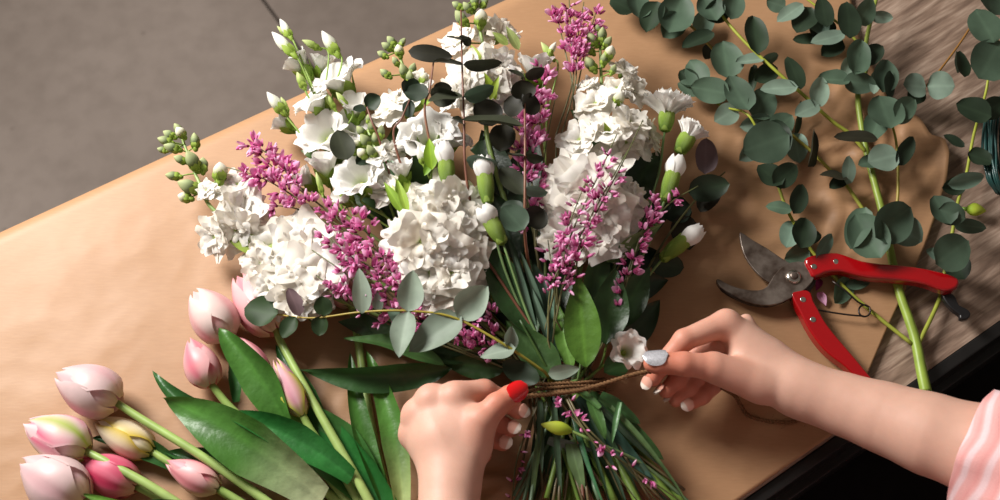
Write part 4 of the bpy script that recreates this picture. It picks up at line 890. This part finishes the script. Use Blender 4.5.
def surface_nets(F, lo, h):
    S = F < 0
    c = np.zeros(tuple(np.array(F.shape)-1), np.int8)
    for i in (0, 1):
        for j in (0, 1):
            for k in (0, 1):
                c += S[i:F.shape[0]-1+i, j:F.shape[1]-1+j, k:F.shape[2]-1+k]
    act = np.argwhere((c > 0) & (c < 8)); idx = -np.ones(c.shape, np.int64); idx[tuple(act.T)] = np.arange(len(act))
    acc = np.zeros((len(act), 3)); cnt = np.zeros(len(act)); cor = [(i, j, k) for i in (0, 1) for j in (0, 1) for k in (0, 1)]
    val = {q: F[act[:, 0]+q[0], act[:, 1]+q[1], act[:, 2]+q[2]].astype(float) for q in cor}
    for p in cor:
        for ax in range(3):
            if p[ax]: continue
            q = list(p); q[ax] = 1; q = tuple(q); va, vb = val[p], val[q]; m = (va < 0) != (vb < 0)
            t = np.where(m, va/np.where(m, va-vb, 1), 0); e = np.tile(np.array(p, float), (len(act), 1)); e[:, ax] = t
            acc[m] += e[m]; cnt += m
    V = (act+acc/cnt[:, None])*h+lo
    faces = []
    for ax in range(3):
        sl0 = [slice(None)]*3; sl1 = [slice(None)]*3; sl0[ax] = slice(0, -1); sl1[ax] = slice(1, None)
        A = S[tuple(sl0)]; B = S[tuple(sl1)]
        e = np.argwhere(A != B); o1, o2 = [(1, 2), (2, 0), (0, 1)][ax]
        e = e[(e[:, o1] > 0) & (e[:, o2] > 0) & (e[:, o1] < c.shape[o1]) & (e[:, o2] < c.shape[o2])]
        def at(d1, d2):
            q = e.copy(); q[:, o1] += d1; q[:, o2] += d2; return idx[tuple(q.T)]
        quad = np.stack([at(-1, -1), at(0, -1), at(0, 0), at(-1, 0)], 1)
        inside = A[tuple(e.T)]; quad[~inside] = quad[~inside][:, ::-1]
        faces.append(quad[(quad >= 0).all(1)])
    return V, np.concatenate(faces)
def J(x, y, z, r): return (np.array(Q((x, y, z))), mm(r, z*.001))
def limb(sol, chain, k=.004):
    d = None
    for (a, ra), (b, rb) in zip(chain[:-1], chain[1:]):
        e = sol.cone(a, b, ra, rb); d = e if d is None else smin(d, e, k)
    return d
def hand(palm, fingers, arm, h=.0013, lumps=(), flat=None, kpalm=.014, kf=.0075):
    allp = [q[0] for c in palm+fingers+[arm] for q in c]
    sol = Solid(allp, h); d = None
    for c in palm:
        e = limb(sol, c, .006); d = e if d is None else smin(d, e, kpalm)
    # forearm: slightly flattened tapered cones
    a = None
    for (p, rp), (q, rq) in zip(arm[:-1], arm[1:]):
        e = sol.cone(p, q, rp, rq, flat); a = e if a is None else smin(a, e, .02)
    d = smin(d, a, .022)
    for (p, r) in lumps: d = smin(d, sol.cone(p, p+1e-4, r, r), .008)
    out = d; fd = None
    for f in fingers:
        e = limb(sol, f, .0035); out = np.minimum(out, smin(d, e, kf)) if out is not d else smin(d, e, kf)
        fd = e if fd is None else np.minimum(fd, e)
    V, Fc = surface_nets(out, sol.lo, h)
    # relax the stair steps a little
    nb = np.zeros((len(V), 3)); ct = np.zeros(len(V))
    ed = np.concatenate([Fc[:, [0, 1]], Fc[:, [1, 2]], Fc[:, [2, 3]], Fc[:, [3, 0]]])
    for _ in range(3):
        nb[:] = 0; ct[:] = 0; np.add.at(nb, ed[:, 0], V[ed[:, 1]]); np.add.at(ct, ed[:, 0], 1)
        V = V*.45+.55*nb/np.maximum(ct, 1)[:, None]
    return V, Fc
def redness(V, fingers, tips):
    """skin is rosier over the fingers and knuckles"""
    r = np.zeros(len(V))
    for f in fingers:
        for i, ((a, ra), (b, rb)) in enumerate(zip(f[:-1], f[1:])):
            d = b-a; t = np.clip(((V-a)@d)/(d@d), 0, 1); dist = np.linalg.norm(V-(a+t[:, None]*d), axis=1)-ra
            r = np.maximum(r, (np.clip(1-dist/.006, 0, 1))*(.35+.3*i))
        for (p, rp) in f[1:-1]:
            r = np.maximum(r, np.exp(-(np.linalg.norm(V-p, axis=1)/(rp*1.2))**2)*.75)
        p, rp = f[-1]; r = np.maximum(r, np.exp(-(np.linalg.norm(V-p, axis=1)/(rp*1.6))**2)*.95)
    return np.clip(r, 0, 1)
SK0 = np.array(lin((211, 167, 147))); SK1 = np.array(lin((200, 124, 100)))
# right hand: pinches the twine, seen from the thumb side
ra_arm = [J(800, 388.5, 62, 21.5), J(843, 404, 66, 25), J(885, 418, 74, 29), J(930, 434, 86, 34), J(985, 452, 98, 39), J(1060, 480, 112, 46), J(1150, 520, 120, 44)]
rth = [J(762, 386, 66, 16), J(712, 367, 80, 13), J(684, 364, 86, 11.5), J(660, 363, 85, 10.5), J(652, 363.5, 83, 8.5)]
rin = [J(726, 323, 74, 13), J(684, 340, 78, 10.5), J(661, 366, 66, 9), J(653, 379, 58, 7.6)]
rmi = [J(745, 334, 56, 11.5), J(700, 352, 48, 10), J(677, 379, 50, 8.6), J(666, 391, 52, 7.2)]
rri = [J(756, 345, 46, 12), J(710, 364, 36, 9.6), J(688, 389, 42, 8.6), J(676, 400, 44, 7.2)]
rli = [J(764, 360, 38, 11), J(724, 376, 32, 9), J(702, 396, 38, 8), J(689, 404, 40, 6.8)]
r_palm = [[J(800, 383, 64, 14), J(727, 325, 72, 13.5)], [J(802, 387, 60, 15), J(745, 335, 60, 13)], [J(802, 390, 58, 16), J(757, 348, 48, 12.5)], [J(800, 392, 56, 16), J(765, 364, 40, 12.5)],
          [J(800, 393, 66, 16), J(760, 383, 68, 17), J(716, 368, 78, 13.5)], [J(770, 362, 60, 16), J(745, 356, 60, 16)]]
r_f = [rth, rin, rmi, rri, rli]
r_pen = [J(746, 321, 58, 7)]
Vr, Fr = hand(r_palm, r_f, ra_arm, .0013, [(p[0], p[1]) for p in r_pen], None)
# left hand: back up, thumb against the forefinger
la_arm = [J(450, 480, 64, 20.5), J(449, 502, 66, 22.5), J(445, 545, 74, 28), J(440, 620, 92, 37), J(434, 700, 110, 40)]
lth = [J(470, 448, 68, 17), J(481, 421, 82, 13), J(497, 405, 86, 11.5), J(510, 396.5, 84, 10.5), J(516, 392, 82, 9)]
lin_ = [J(456, 396, 76, 14), J(484, 391, 66, 11), J(506, 402, 54, 9.5), J(518, 411, 48, 8)]
lmi = [J(431, 399, 70, 14), J(463, 403, 44, 11), J(494, 420, 40, 9.6), J(511, 429, 40, 8)]
lri = [J(416, 414, 62, 13), J(452, 424, 36, 10.5), J(486, 436, 34, 9.4), J(503, 443, 34, 7.8)]
lli = [J(413, 434, 52, 12), J(444, 446, 30, 9.5), J(468, 452, 28, 8.5), J(484, 456, 28, 7.2)]
l_palm = [[J(459, 470, 66, 13), J(456, 400, 75, 15)], [J(451, 472, 66, 14), J(432, 402, 69, 15)], [J(446, 474, 64, 13), J(418, 417, 61, 14)], [J(442, 474, 62, 12), J(414, 436, 51, 13)],
          [J(460, 473, 66, 13), J(472, 446, 70, 17.5), J(481, 422, 80, 14)], [J(444, 440, 64, 26), J(462, 430, 66, 20)]]
l_f = [lth, lin_, lmi, lri, lli]
Vl, Fl = hand(l_palm, l_f, la_arm, .0013)
person = thing('person', 'person tying the bouquet, pink and white striped sleeve, red and silver thumb nails', 'person', Q((800, 560, 0))+Vector((0, 0, FLOOR_Z)))
V = np.concatenate([Vr, Vl]); Fa = np.concatenate([Fr, Fl+len(Vr)])
red = np.concatenate([redness(Vr, r_f, None), redness(Vl, l_f, None)])
colr = SK0[None, :]*(1-red[:, None])+SK1[None, :]*red[:, None]
me = bpy.data.meshes.new('body'); me.from_pydata((V-np.array(person.location)).tolist(), [], Fa.tolist()); me.update()
at = me.color_attributes.new('Col', 'FLOAT_COLOR', 'POINT'); cc = np.ones((len(V), 4), np.float32); cc[:, :3] = colr; at.data.foreach_set('color', cc.ravel())
me.materials.append(MAT['skin']); me.polygons.foreach_set('use_smooth', [True]*len(me.polygons))
body = link(bpy.data.objects.new('body', me), person)
# nails
def nail(prev, tip, n, w, l, r, col, mat, label, tipcol=None, shift=0.0, thick=.0009):
    """curved plate on the back of a finger end; n = outward direction"""
    p, q = Vector(prev), Vector(tip); d = (q-p).normalized(); n = Vector(n); n = (n-d*n.dot(d)).normalized(); s = d.cross(n)
    c = q+d*shift; mb = MB(); lay = []
    for off in (thick, -.0006):
        pts = []; cols = []
        for i in range(11):
            u = -1+2*i/10; row = []; rc = []
            for j in range(9):
                v = -1+2*j/8
                e = math.sqrt(max(0, 1-abs(u)**2.4))*.98+.02
                ang = v*e*w/(2*r)
                rr = r*(1.13-.11*u)+off-.0004*u*u
                row.append(c+d*(u*l/2)+n*rr*math.cos(ang)+s*rr*math.sin(ang)); rc.append(tipcol if (tipcol and u > .25) else col)
            pts.append(row); cols.append(rc)
        mb.grid(pts, cols)
    return part('nail', mb, mat, person, label)
MAT['silver_nail'] = plain('silver_nail_varnish', lin((214, 214, 220)), .3, .45, .5, .3, 900, .3)
MAT['red_nail'] = plain('red_nail_varnish', lin((204, 18, 22)), .16, 0, .5, .5, 40, .05)
camdir = lambda p: (CAM-Vector(p)).normalized()
nail(rth[2][0], rth[4][0], camdir(rth[4][0])+axis(0, .05, 0), mm(19, .08), mm(24, .08), rth[3][1]*1.0, (1, 1, 1), 'silver_nail', 'glittery silver thumb nail', None, -.003)
nail(lth[2][0], lth[4][0], camdir(lth[4][0])+axis(.15, .1, 0), mm(18, .08), mm(23, .08), lth[3][1]*.98, (1, 1, 1), 'red_nail', 'glossy red thumb nail', None, -.002)
PN = lin((226, 170, 150)); PT = lin((240, 226, 212))
for f, nd in ((rin, axis(-.75, -.35, .5)), (rmi, axis(-.8, -.35, .45)), (rri, axis(-.8, -.4, .4)), (rli, axis(-.75, -.35, .5))):
    nail(f[-2][0], f[-1][0], nd, .0105, .0125, f[-1][1]*.98, PN, 'nail', 'pale nail with a whitish tip', PT, .005)
for f, nd in ((lin_, axis(.5, .3, .7)), (lmi, axis(.5, .2, .75)), (lri, axis(.5, .1, .75))):
    nail(f[-2][0], f[-1][0], nd, .0115, .0125, f[-1][1]*.95, PN, 'nail', 'pale nail with a whitish tip', PT, .003)
# sleeve: turned-up striped cuff, then cloth up to the shoulder
def stripe_mat():
    m, nt, out = new_mat('striped_cotton')
    a = N(nt, 'ShaderNodeAttribute', attribute_name='Col')
    tc = N(nt, 'ShaderNodeTexCoord'); no = N(nt, 'ShaderNodeTexNoise', Scale=700.0, Detail=2.0); nt.links.new(tc.outputs['Object'], no.inputs['Vector'])
    g = ramp(nt, no.outputs['Fac'], [(.3, (.93, .92, .92)), (.7, (1, 1, 1))])
    mu = N(nt, 'ShaderNodeMath', operation='MULTIPLY'); nt.links.new(a.outputs['Fac'], mu.inputs[0]); mu.inputs[1].default_value = 1/.0135
    fr = N(nt, 'ShaderNodeMath', operation='FRACT'); nt.links.new(mu.outputs[0], fr.inputs[0])
    P1 = lin((238, 178, 174)); P2 = lin((242, 210, 212)); P3 = lin((234, 164, 160))
    st = ramp(nt, fr.outputs[0], [(0, P1), (.28, P3), (.42, P1), (.55, P2), (.75, P2), (.9, P1)])
    c = mixrgb(nt, 'MULTIPLY', 1.0, st, g)
    b = N(nt, 'ShaderNodeBsdfPrincipled', Roughness=.8); nt.links.new(c, b.inputs['Base Color'])
    bp = N(nt, 'ShaderNodeBump', Strength=.2, Distance=.001); nt.links.new(no.outputs['Fac'], bp.inputs['Height']); nt.links.new(bp.outputs[0], b.inputs['Normal'])
    nt.links.new(b.outputs[0], out.inputs[0]); return m
MAT['stripe'] = stripe_mat()
def sleeve(path, radii, name='sleeve', cuff=.045, n=90):
    pts = spline(path, 14); rad = []
    for i in range(len(radii)-1):
        for k in range(14): rad.append(radii[i]+(radii[i+1]-radii[i])*k/14)
    rad.append(radii[-1])
    mb = MB(); rings = []; cols = []; run = 0; t0 = (pts[1]-pts[0]).normalized(); side = t0.cross(Vector((0, 0, 1))).normalized()
    P1 = lin((238, 176, 172)); P2 = lin((250, 236, 232)); P3 = lin((228, 150, 150))
    # inner lip
    seq = [(pts[0]+t0*.02, rad[0]-.006, -.02)]+[(pts[0], rad[0]-.003, -.004)]
    for i, p in enumerate(pts):
        if i: run += (pts[i]-pts[i-1]).length
        b = .0035*math.exp(-((run-cuff)/.004)**2)*-1+(.004 if run < cuff else 0)
        seq.append((p, rad[i]+b, run))
    for i, (p, r, s) in enumerate(seq):
        j = max(0, min(len(pts)-1, i-2)); t = (pts[min(j+1, len(pts)-1)]-pts[max(j-1, 0)]).normalized()
        side = (side-t*side.dot(t)).normalized(); b = t.cross(side); row = []; rc = []
        for k in range(48):
            a = 2*PI*k/48
            fold = .0045*math.sin(3*a+s*60)*min(1, max(0, s)*30)+.003*math.sin(7*a-s*90+1)*min(1, max(0, s)*25)+.006*noise.noise(Vector((math.cos(a)*2, math.sin(a)*2, s*25)))
            row.append(p+(side*math.cos(a)+b*math.sin(a))*(r+fold))
            w = s+.005*math.sin(a*2+1)+.002*noise.noise(Vector((math.cos(a)*2, math.sin(a)*2, s*20)))
            rc.append((1+w,)*3)
        rings.append(row); cols.append(rc)
    mb.grid(rings, cols, close=True); return part(name, mb, 'stripe', person, 'pink and white striped sleeve')
def fine(path, k):                            # more stations, so that the stripes stay crisp
    return spline(path, k)
rs = fine([Q((972, 447, 92)), Q((1002, 459, 100)), Q((1050, 476, 110)), Q((1120, 510, 118))], 6)
sleeve(rs, [.048+.0012*i for i in range(len(rs))])
sh_r = Vector((.62, -.66, .42)); sh_l = Vector((.22, -.74, .44))
ur = fine([Q((1100, 500, 117)), Q((1150, 530, 120)), (Q((1150, 530, 120))+sh_r)/2+Vector((.02, 0, -.01)), sh_r], 5)
sleeve(ur, [.062+.0008*i for i in range(len(ur))], cuff=-1)
ul = fine([Q((440, 640, 95)), Q((432, 720, 112)), (Q((432, 720, 112))+sh_l)/2, sh_l], 5)
sleeve(ul, [.052+.0012*i for i in range(len(ul))])
mb = MB(); ctr = (sh_r+sh_l)/2
for i, (z, wx, wy, dy) in enumerate(((.53, .05, .05, 0), (.50, .10, .07, 0), (.47, .19, .10, -.01), (.40, .215, .115, -.03), (.25, .20, .12, -.06), (.08, .175, .11, -.09), (-.05, .185, .12, -.10), (-.2, .2, .13, -.11))):
    if i == 0: rows = []
    rows.append([Vector((ctr.x+wx*math.cos(a), ctr.y+dy+wy*math.sin(a), z)) for a in [2*PI*k/40 for k in range(40)]])
mb.grid(rows, [[(1+.00675*k,)*3 for k in range(40)] for _ in rows], close=True)
part('shirt', mb, 'stripe', person)
MAT['dark_cloth'] = plain('black_skirt_cloth', lin((24, 22, 22)), .9, 0, .1)
mb = MB(); rows = []
H = Vector((ctr.x+.02, ctr.y-.06, -.2)); KN = Vector((.50, -.06, -.22))
for i in range(22):
    u = i/21
    if u < .6: c = H.lerp(KN, u/.6); d = (KN-H).normalized(); hw = .21+.12*(u/.6); hh = .10-.03*u; nz = Vector((0, 0, 1))
    else:
        q = (u-.6)/.4; a = min(1, q*1.6)*PI/2; c = KN+Vector((d.x, d.y, 0))*.10*math.sin(a)+Vector((0, 0, -.10*(1-math.cos(a))-max(0, q-.35)*.6)); hw = .33+.04*q; hh = .075
        nz = Vector((d.x*math.sin(a), d.y*math.sin(a), math.cos(a)))
    sd = Vector((d.y, -d.x, 0)).normalized()
    rows.append([c+sd*hw*math.cos(t)*1.0+nz*hh*math.sin(t)*(1+.12*math.sin(9*math.cos(t)+u*4)) for t in [2*PI*k/56 for k in range(56)]])
mb.grid(rows, lin((40, 36, 36)), close=True); part('skirt', mb, 'dark_cloth', person, 'black skirt over the lap')
# ================================================================ secateurs
MAT['steel'] = plain('stained_steel', lin((150, 138, 128)), .42, .75, .5, 0, 55, .4, .25, 160, lin((84, 68, 58)))
MAT['dark_steel'] = plain('blackened_steel', lin((74, 66, 62)), .38, .8, .5, 0, 70, .4, .2, 200, lin((40, 34, 32)))
MAT['red'] = plain('red_enamel', lin((158, 5, 14)), .2, 0, .5, .5, 30, .08)
MAT['chrome'] = plain('bright_steel', lin((222, 216, 206)), .22, 1.0, .5)
MAT['black_plastic'] = plain('black_plastic', lin((28, 27, 28)), .35, 0, .5)
def smooth_loop(pts, n=4):
    p = [Vector((*q, 0)) for q in pts]; m = len(p); out = []
    for i in range(m):
        a, b, c, d = p[i-1], p[i], p[(i+1) % m], p[(i+2) % m]
        for k in range(n):
            t = k/n; out.append(.5*((2*b)+(c-a)*t+(2*a-5*b+4*c-d)*t*t+(3*b-3*c+d-a)*t**3))
    return [(v.x, v.y) for v in out]
def slab(name, outline, z0, z1, mat, parent, bev=.0008, seg=2, label=None, smooth=2, zf=None):
    """outline in photo pixels at mid height, given real thickness z0..z1 (mm)"""
    if smooth: outline = smooth_loop(outline, smooth)
    zm = (z0+z1)/2; bm = bmesh.new(); off = parent.location
    w = [Q((x, y, zm)) for x, y in outline]
    lift = [zf(x, y)*.001 if zf else 0 for x, y in outline]
    bot = [bm.verts.new(Vector((p.x, p.y, z0*.001+l))-off) for p, l in zip(w, lift)]; tp = [bm.verts.new(Vector((p.x, p.y, z1*.001+l))-off) for p, l in zip(w, lift)]
    m = len(w); bm.faces.new(tp); bm.faces.new(list(reversed(bot)))
    for i in range(m): bm.faces.new((bot[i], bot[(i+1) % m], tp[(i+1) % m], tp[i]))
    bmesh.ops.recalc_face_normals(bm, faces=bm.faces)
    me = bpy.data.meshes.new(name); bm.to_mesh(me); bm.free(); me.materials.append(MAT[mat])
    me.polygons.foreach_set('use_smooth', [True]*len(me.polygons))
    o = bpy.data.objects.new(name, me); link(o, parent); bevel(o, bev, seg)
    wn = o.modifiers.new('shade', 'WEIGHTED_NORMAL'); wn.keep_sharp = False
    if label: o['label'] = label
    return o
sec = thing('secateurs', 'open pruning secateurs with red handles and stained steel blades on the brown paper', 'secateurs', Q((793, 278, 8)))
cut = [(740, 232), (752, 240), (766, 248), (780, 257.5), (789, 263), (800, 270), (806, 280), (800, 290), (790, 292), (780, 288), (769, 283), (758, 275), (748, 263), (743, 253), (740, 241)]
slab('cutting_blade', cut, 13, 16, 'steel', sec, .0012)
hook = [(716, 281), (719, 280), (730, 286), (744, 290), (758, 291), (767, 287), (773, 277), (784, 266), (798, 262), (809, 266), (815, 276), (806, 289), (790, 299), (778, 304.5), (762, 306), (746, 302.5), (732, 295.5), (720, 287.5)]
slab('hook_blade', hook, 16.4, 20.5, 'steel', sec, .0012)
rim = [(716, 282), (724, 287), (738, 295), (752, 299.5), (766, 301), (782, 299), (796, 291.5), (797, 294), (782, 303), (766, 307), (750, 305), (735, 299), (722, 291)]
slab('hook_edge', rim, 14, 19.2, 'dark_steel', sec, .0008, label='dark ground lower edge of the hooked blade')
def up_handle(x, y): return max(0, (x-840)*.06)
hu = [(803, 262), (812, 257.5), (824, 255.5), (836, 255), (848, 259), (860, 263.5), (880, 267), (900, 269), (920, 272.5), (938, 277), (950, 281), (955.5, 286), (953, 293), (944, 296), (934, 293.5), (922, 288.5), (905, 285), (886, 282.5), (866, 280.5), (850, 276.5), (838, 273.5), (824, 275.5), (813, 280), (808, 273)]
slab('handle', hu, 11, 24, 'red', sec, .0042, 4, 'red enamelled handle', zf=up_handle)
hl = [(790, 297), (796, 293.5), (805, 292.5), (810, 296), (812, 303), (817, 312), (823, 323), (831, 334), (842, 347), (854, 361), (868, 378), (880, 392), (872, 398), (860, 386), (845, 369.5), (832, 360), (822, 351), (813, 340), (805, 327), (798, 313)]
slab('handle', hl, 8, 21, 'red', sec, .0042, 4, 'red enamelled handle')
slab('tang', [(800, 279), (809, 274), (816, 280), (812, 289), (806, 297), (795, 301), (788, 297)], 12, 16.2, 'dark_steel', sec, .0008)
def disc(name, x, y, z, r, hgt, mat, parent, label=None, dome=.4):
    mb = MB(); c = Q((x, y, z)); pts = []
    for rr, zz in ((0.001, hgt), (.45, hgt*.98), (.8, hgt*.8), (1, hgt*.35), (1, -.0006)):
        pts.append([c+Vector((math.cos(2*PI*k/20)*rr*r, math.sin(2*PI*k/20)*rr*r, zz)) for k in range(20)])
    mb.grid(pts, (1, 1, 1), close=True); return part(name, mb, mat, parent, label)
disc('pivot_bolt', 793.5, 277, 20.5, .0075, .0032, 'chrome', sec, 'bright round pivot bolt')
disc('pivot_nut', 794, 276, 23.0, .0042, .002, 'steel', sec)
for x, y, z in ((814, 266.5, 24), (836, 261.5, 24.2), (803, 299.5, 21), (813, 319.5, 21)): disc('rivet', x, y, z, .0029, .0008, 'chrome', sec, 'pale steel rivet')
mb = MB(); sp = [(812, 309, 12), (832, 312.5, 12), (850, 315, 12), (862, 316, 12)]
for k in range(23):
    a = math.radians(90)-2*PI*k/16; sp.append((864.5+5.8*math.cos(a), 310.8+5.8*math.sin(a), 12+k*.1))
sp += [(858, 302, 15), (846, 291, 16), (832, 281, 16)]
mb.tube(spline([Q(p) for p in sp], 3), .0009, lin((70, 62, 56)), 8); part('spring', mb, 'dark_steel', sec, 'thin wire spring with one coil')
slab('latch', [(941, 295), (949, 293), (955, 299), (958, 306), (966, 310), (970, 315), (966, 320.5), (959, 320), (959, 316.5), (953, 312), (946, 305)], 12, 19, 'black_plastic', sec, .0015, 3, 'black locking latch')
# ================================================================ twine
MAT['jute'] = plain('jute_twine', lin((132, 98, 68)), .9, 0, .1, 0, 900, .45)
def twine_into(mb, pts, r=.0011, pitch=.007, fuzz=.35):
    path = spline(pts, 14); run = 0; A = [[], []]
    side = (path[1]-path[0]).normalized().orthogonal().normalized()
    for i, p in enumerate(path):
        t = (path[min(i+1, len(path)-1)]-path[max(i-1, 0)]).normalized(); side = (side-t*side.dot(t)).normalized(); b = t.cross(side)
        if i: run += (path[i]-path[i-1]).length
        for s in (0, 1):
            a = 2*PI*run/pitch+s*PI; A[s].append(p+(side*math.cos(a)+b*math.sin(a))*r*.75)
        if R.random() < fuzz:
            v = Vector((R.uniform(-1, 1), R.uniform(-1, 1), R.uniform(-.3, 1))).normalized(); q = p+v*r
            mb.tube([q, q+v*.003+t*.003, q+v*R.uniform(.004, .008)+t*R.uniform(-.004, .010)], .00012, lin((190, 150, 106)), 3, False)
    for s in (0, 1): mb.tube(A[s], r, lambda u: lin((168, 128, 88)), 7)
tw = thing('twine', 'brown jute twine pulled tight round the bouquet stems between both hands', 'twine', Q((562, 388, 32)))
for k, oy in enumerate((-4.5, 0, 4.5)):
    mb = MB(); pts = []
    for i in range(25):
        a = 2*PI*i/24; x = TIE[0]+2+41*math.cos(a); z = 34+30*math.sin(a); y = TIE[1]+oy+3.5*math.cos(a)*-1+R.uniform(-.6, .6)
        pts.append(Q((x, y+1.5*math.sin(a*2+k), z)))
    twine_into(mb, pts, .0011, .007, .2); part('wrap', mb, 'jute', tw)
mb = MB(); twine_into(mb, [Q(p) for p in ((514, 400, 72), (530, 396, 70), (552, 394, 68), (575, 391, 67), (598, 385.5, 70), (622, 378, 75), (640, 373, 77), (656, 371, 76))], .00135, .007, .4); part('held_strand', mb, 'jute', tw, 'twine strand held taut to the silver nailed thumb')
mb = MB(); twine_into(mb, [Q(p) for p in ((722, 388, 40), (735, 396, 22), (741, 406, 10), (748, 415, 6), (762, 420, 6), (778, 422, 6), (792, 422, 6), (806, 418, 6))], .0012, .007, .2); part('free_end', mb, 'jute', tw, 'loose end of the twine lying on the paper')
# ================================================================ bits and pieces
def petal_bit(x, y, ang, ln, label, c1, c2):
    mb = MB(); a = math.radians(ang); dx, dy = math.cos(a)*ln/2, -math.sin(a)*ln/2
    leaf_into(mb, Q((x-dx, y-dy, 6)), Q((x+dx, y+dy, 6.5)), mm(ln*.55), mixc(lin(c1), lin(c2), .3), prof='lance', cup=.35, curl=.1, c_base=lin(c2)); solo('fallen_petal', mb, 'petal', label, 'petal', 'fallen pink petals')
petal_bit(822, 299, 300, 16, 'pale pink fallen petal below the red upper handle of the secateurs', (240, 196, 222), (214, 120, 170))
petal_bit(818, 285, 250, 13, 'dark magenta fallen petal tucked under the red handle', (170, 60, 120), (110, 30, 70))
petal_bit(851, 234, 170, 8, 'tiny crimson fallen petal alone on the paper above the red handle', (240, 190, 200), (160, 30, 60))
gb = thing('fallen_bud', 'single bright green flower bud lying on the bare wood at the right', 'bud', Q((963, 209, 6)))
A = Q((966, 209, 9)); B = Q((986, 211, 10)); inst('bud', BUDY, gb, A, B-A, .4, (mm(13)/2, mm(13)/2, (B-A).length/3.4))
mb = MB(); mb.tube([A+(B-A)*.08, A, A-(B-A)*.2], lambda t: .0026-.001*t, lin((120, 160, 50)), 8); part('stub', mb, 'stem', gb)
# dark teal hank of floral raffia at the right edge
MAT['raffia'] = plain('dark_teal_raffia', lin((34, 74, 70)), .35, 0, .5, .2, 60, .35)
hk = thing('raffia_hank', 'hank of shiny dark teal raffia strands cut off by the right edge', 'raffia', Q((1004, 150, 2)))
for k in range(46):
    mb = MB(); u = R.uniform(-1, 1); zz = 4+22*math.sqrt(max(0, 1-u*u))*R.random(); x = 1006+20*u
    mb.tube(spline([Q((x+6+R.uniform(-2, 2), 88+abs(u)*18, zz*.5+2)), Q((x-2+R.uniform(-2, 2), 118, zz+3)), Q((x-3+R.uniform(-3, 3), 150, zz+4)), Q((x+R.uniform(-2, 2), 178, zz+3)), Q((x+10+R.uniform(-2, 2), 204-abs(u)*12, zz*.5+2))], 6), .0013, (1, 1, 1), 5)
    part('strand', mb, 'raffia', hk)
# ================================================================ camera and light
cd = bpy.data.cameras.new('camera'); co = bpy.data.objects.new('camera', cd); COL.objects.link(co)
co.location = CAM; co.rotation_euler = (TILT, 0, 0)
cd.sensor_width = 36; cd.lens = 36*DIST; cd.clip_start = .05
cd.dof.use_dof = True; cd.dof.focus_distance = DIST-.03; cd.dof.aperture_fstop = 6.5
SC.camera = co
def area(name, loc, target, sx, sy, power, color):
    l = bpy.data.lights.new(name, 'AREA'); l.shape = 'RECTANGLE'; l.size = sx; l.size_y = sy; l.energy = power; l.color = color
    o = bpy.data.objects.new(name, l); COL.objects.link(o); o.location = loc
    o.rotation_euler = (Vector(target)-Vector(loc)).to_track_quat('-Z', 'Y').to_euler()
    return o
area('window_daylight', (-1.05, .68, 1.02), (0.0, 0, 0), .6, .6, 55, (1.0, .965, .93))
w = bpy.data.worlds.new('room'); w.use_nodes = True; SC.world = w
w.node_tree.nodes['Background'].inputs[0].default_value = (1.0, .88, .76, 1); w.node_tree.nodes['Background'].inputs[1].default_value = .16
SC.view_settings.view_transform = 'Standard'; SC.view_settings.look = 'None'
SC.view_settings.exposure = 0.0; SC.view_settings.gamma = 1.0; SC.view_settings.use_curve_mapping = False
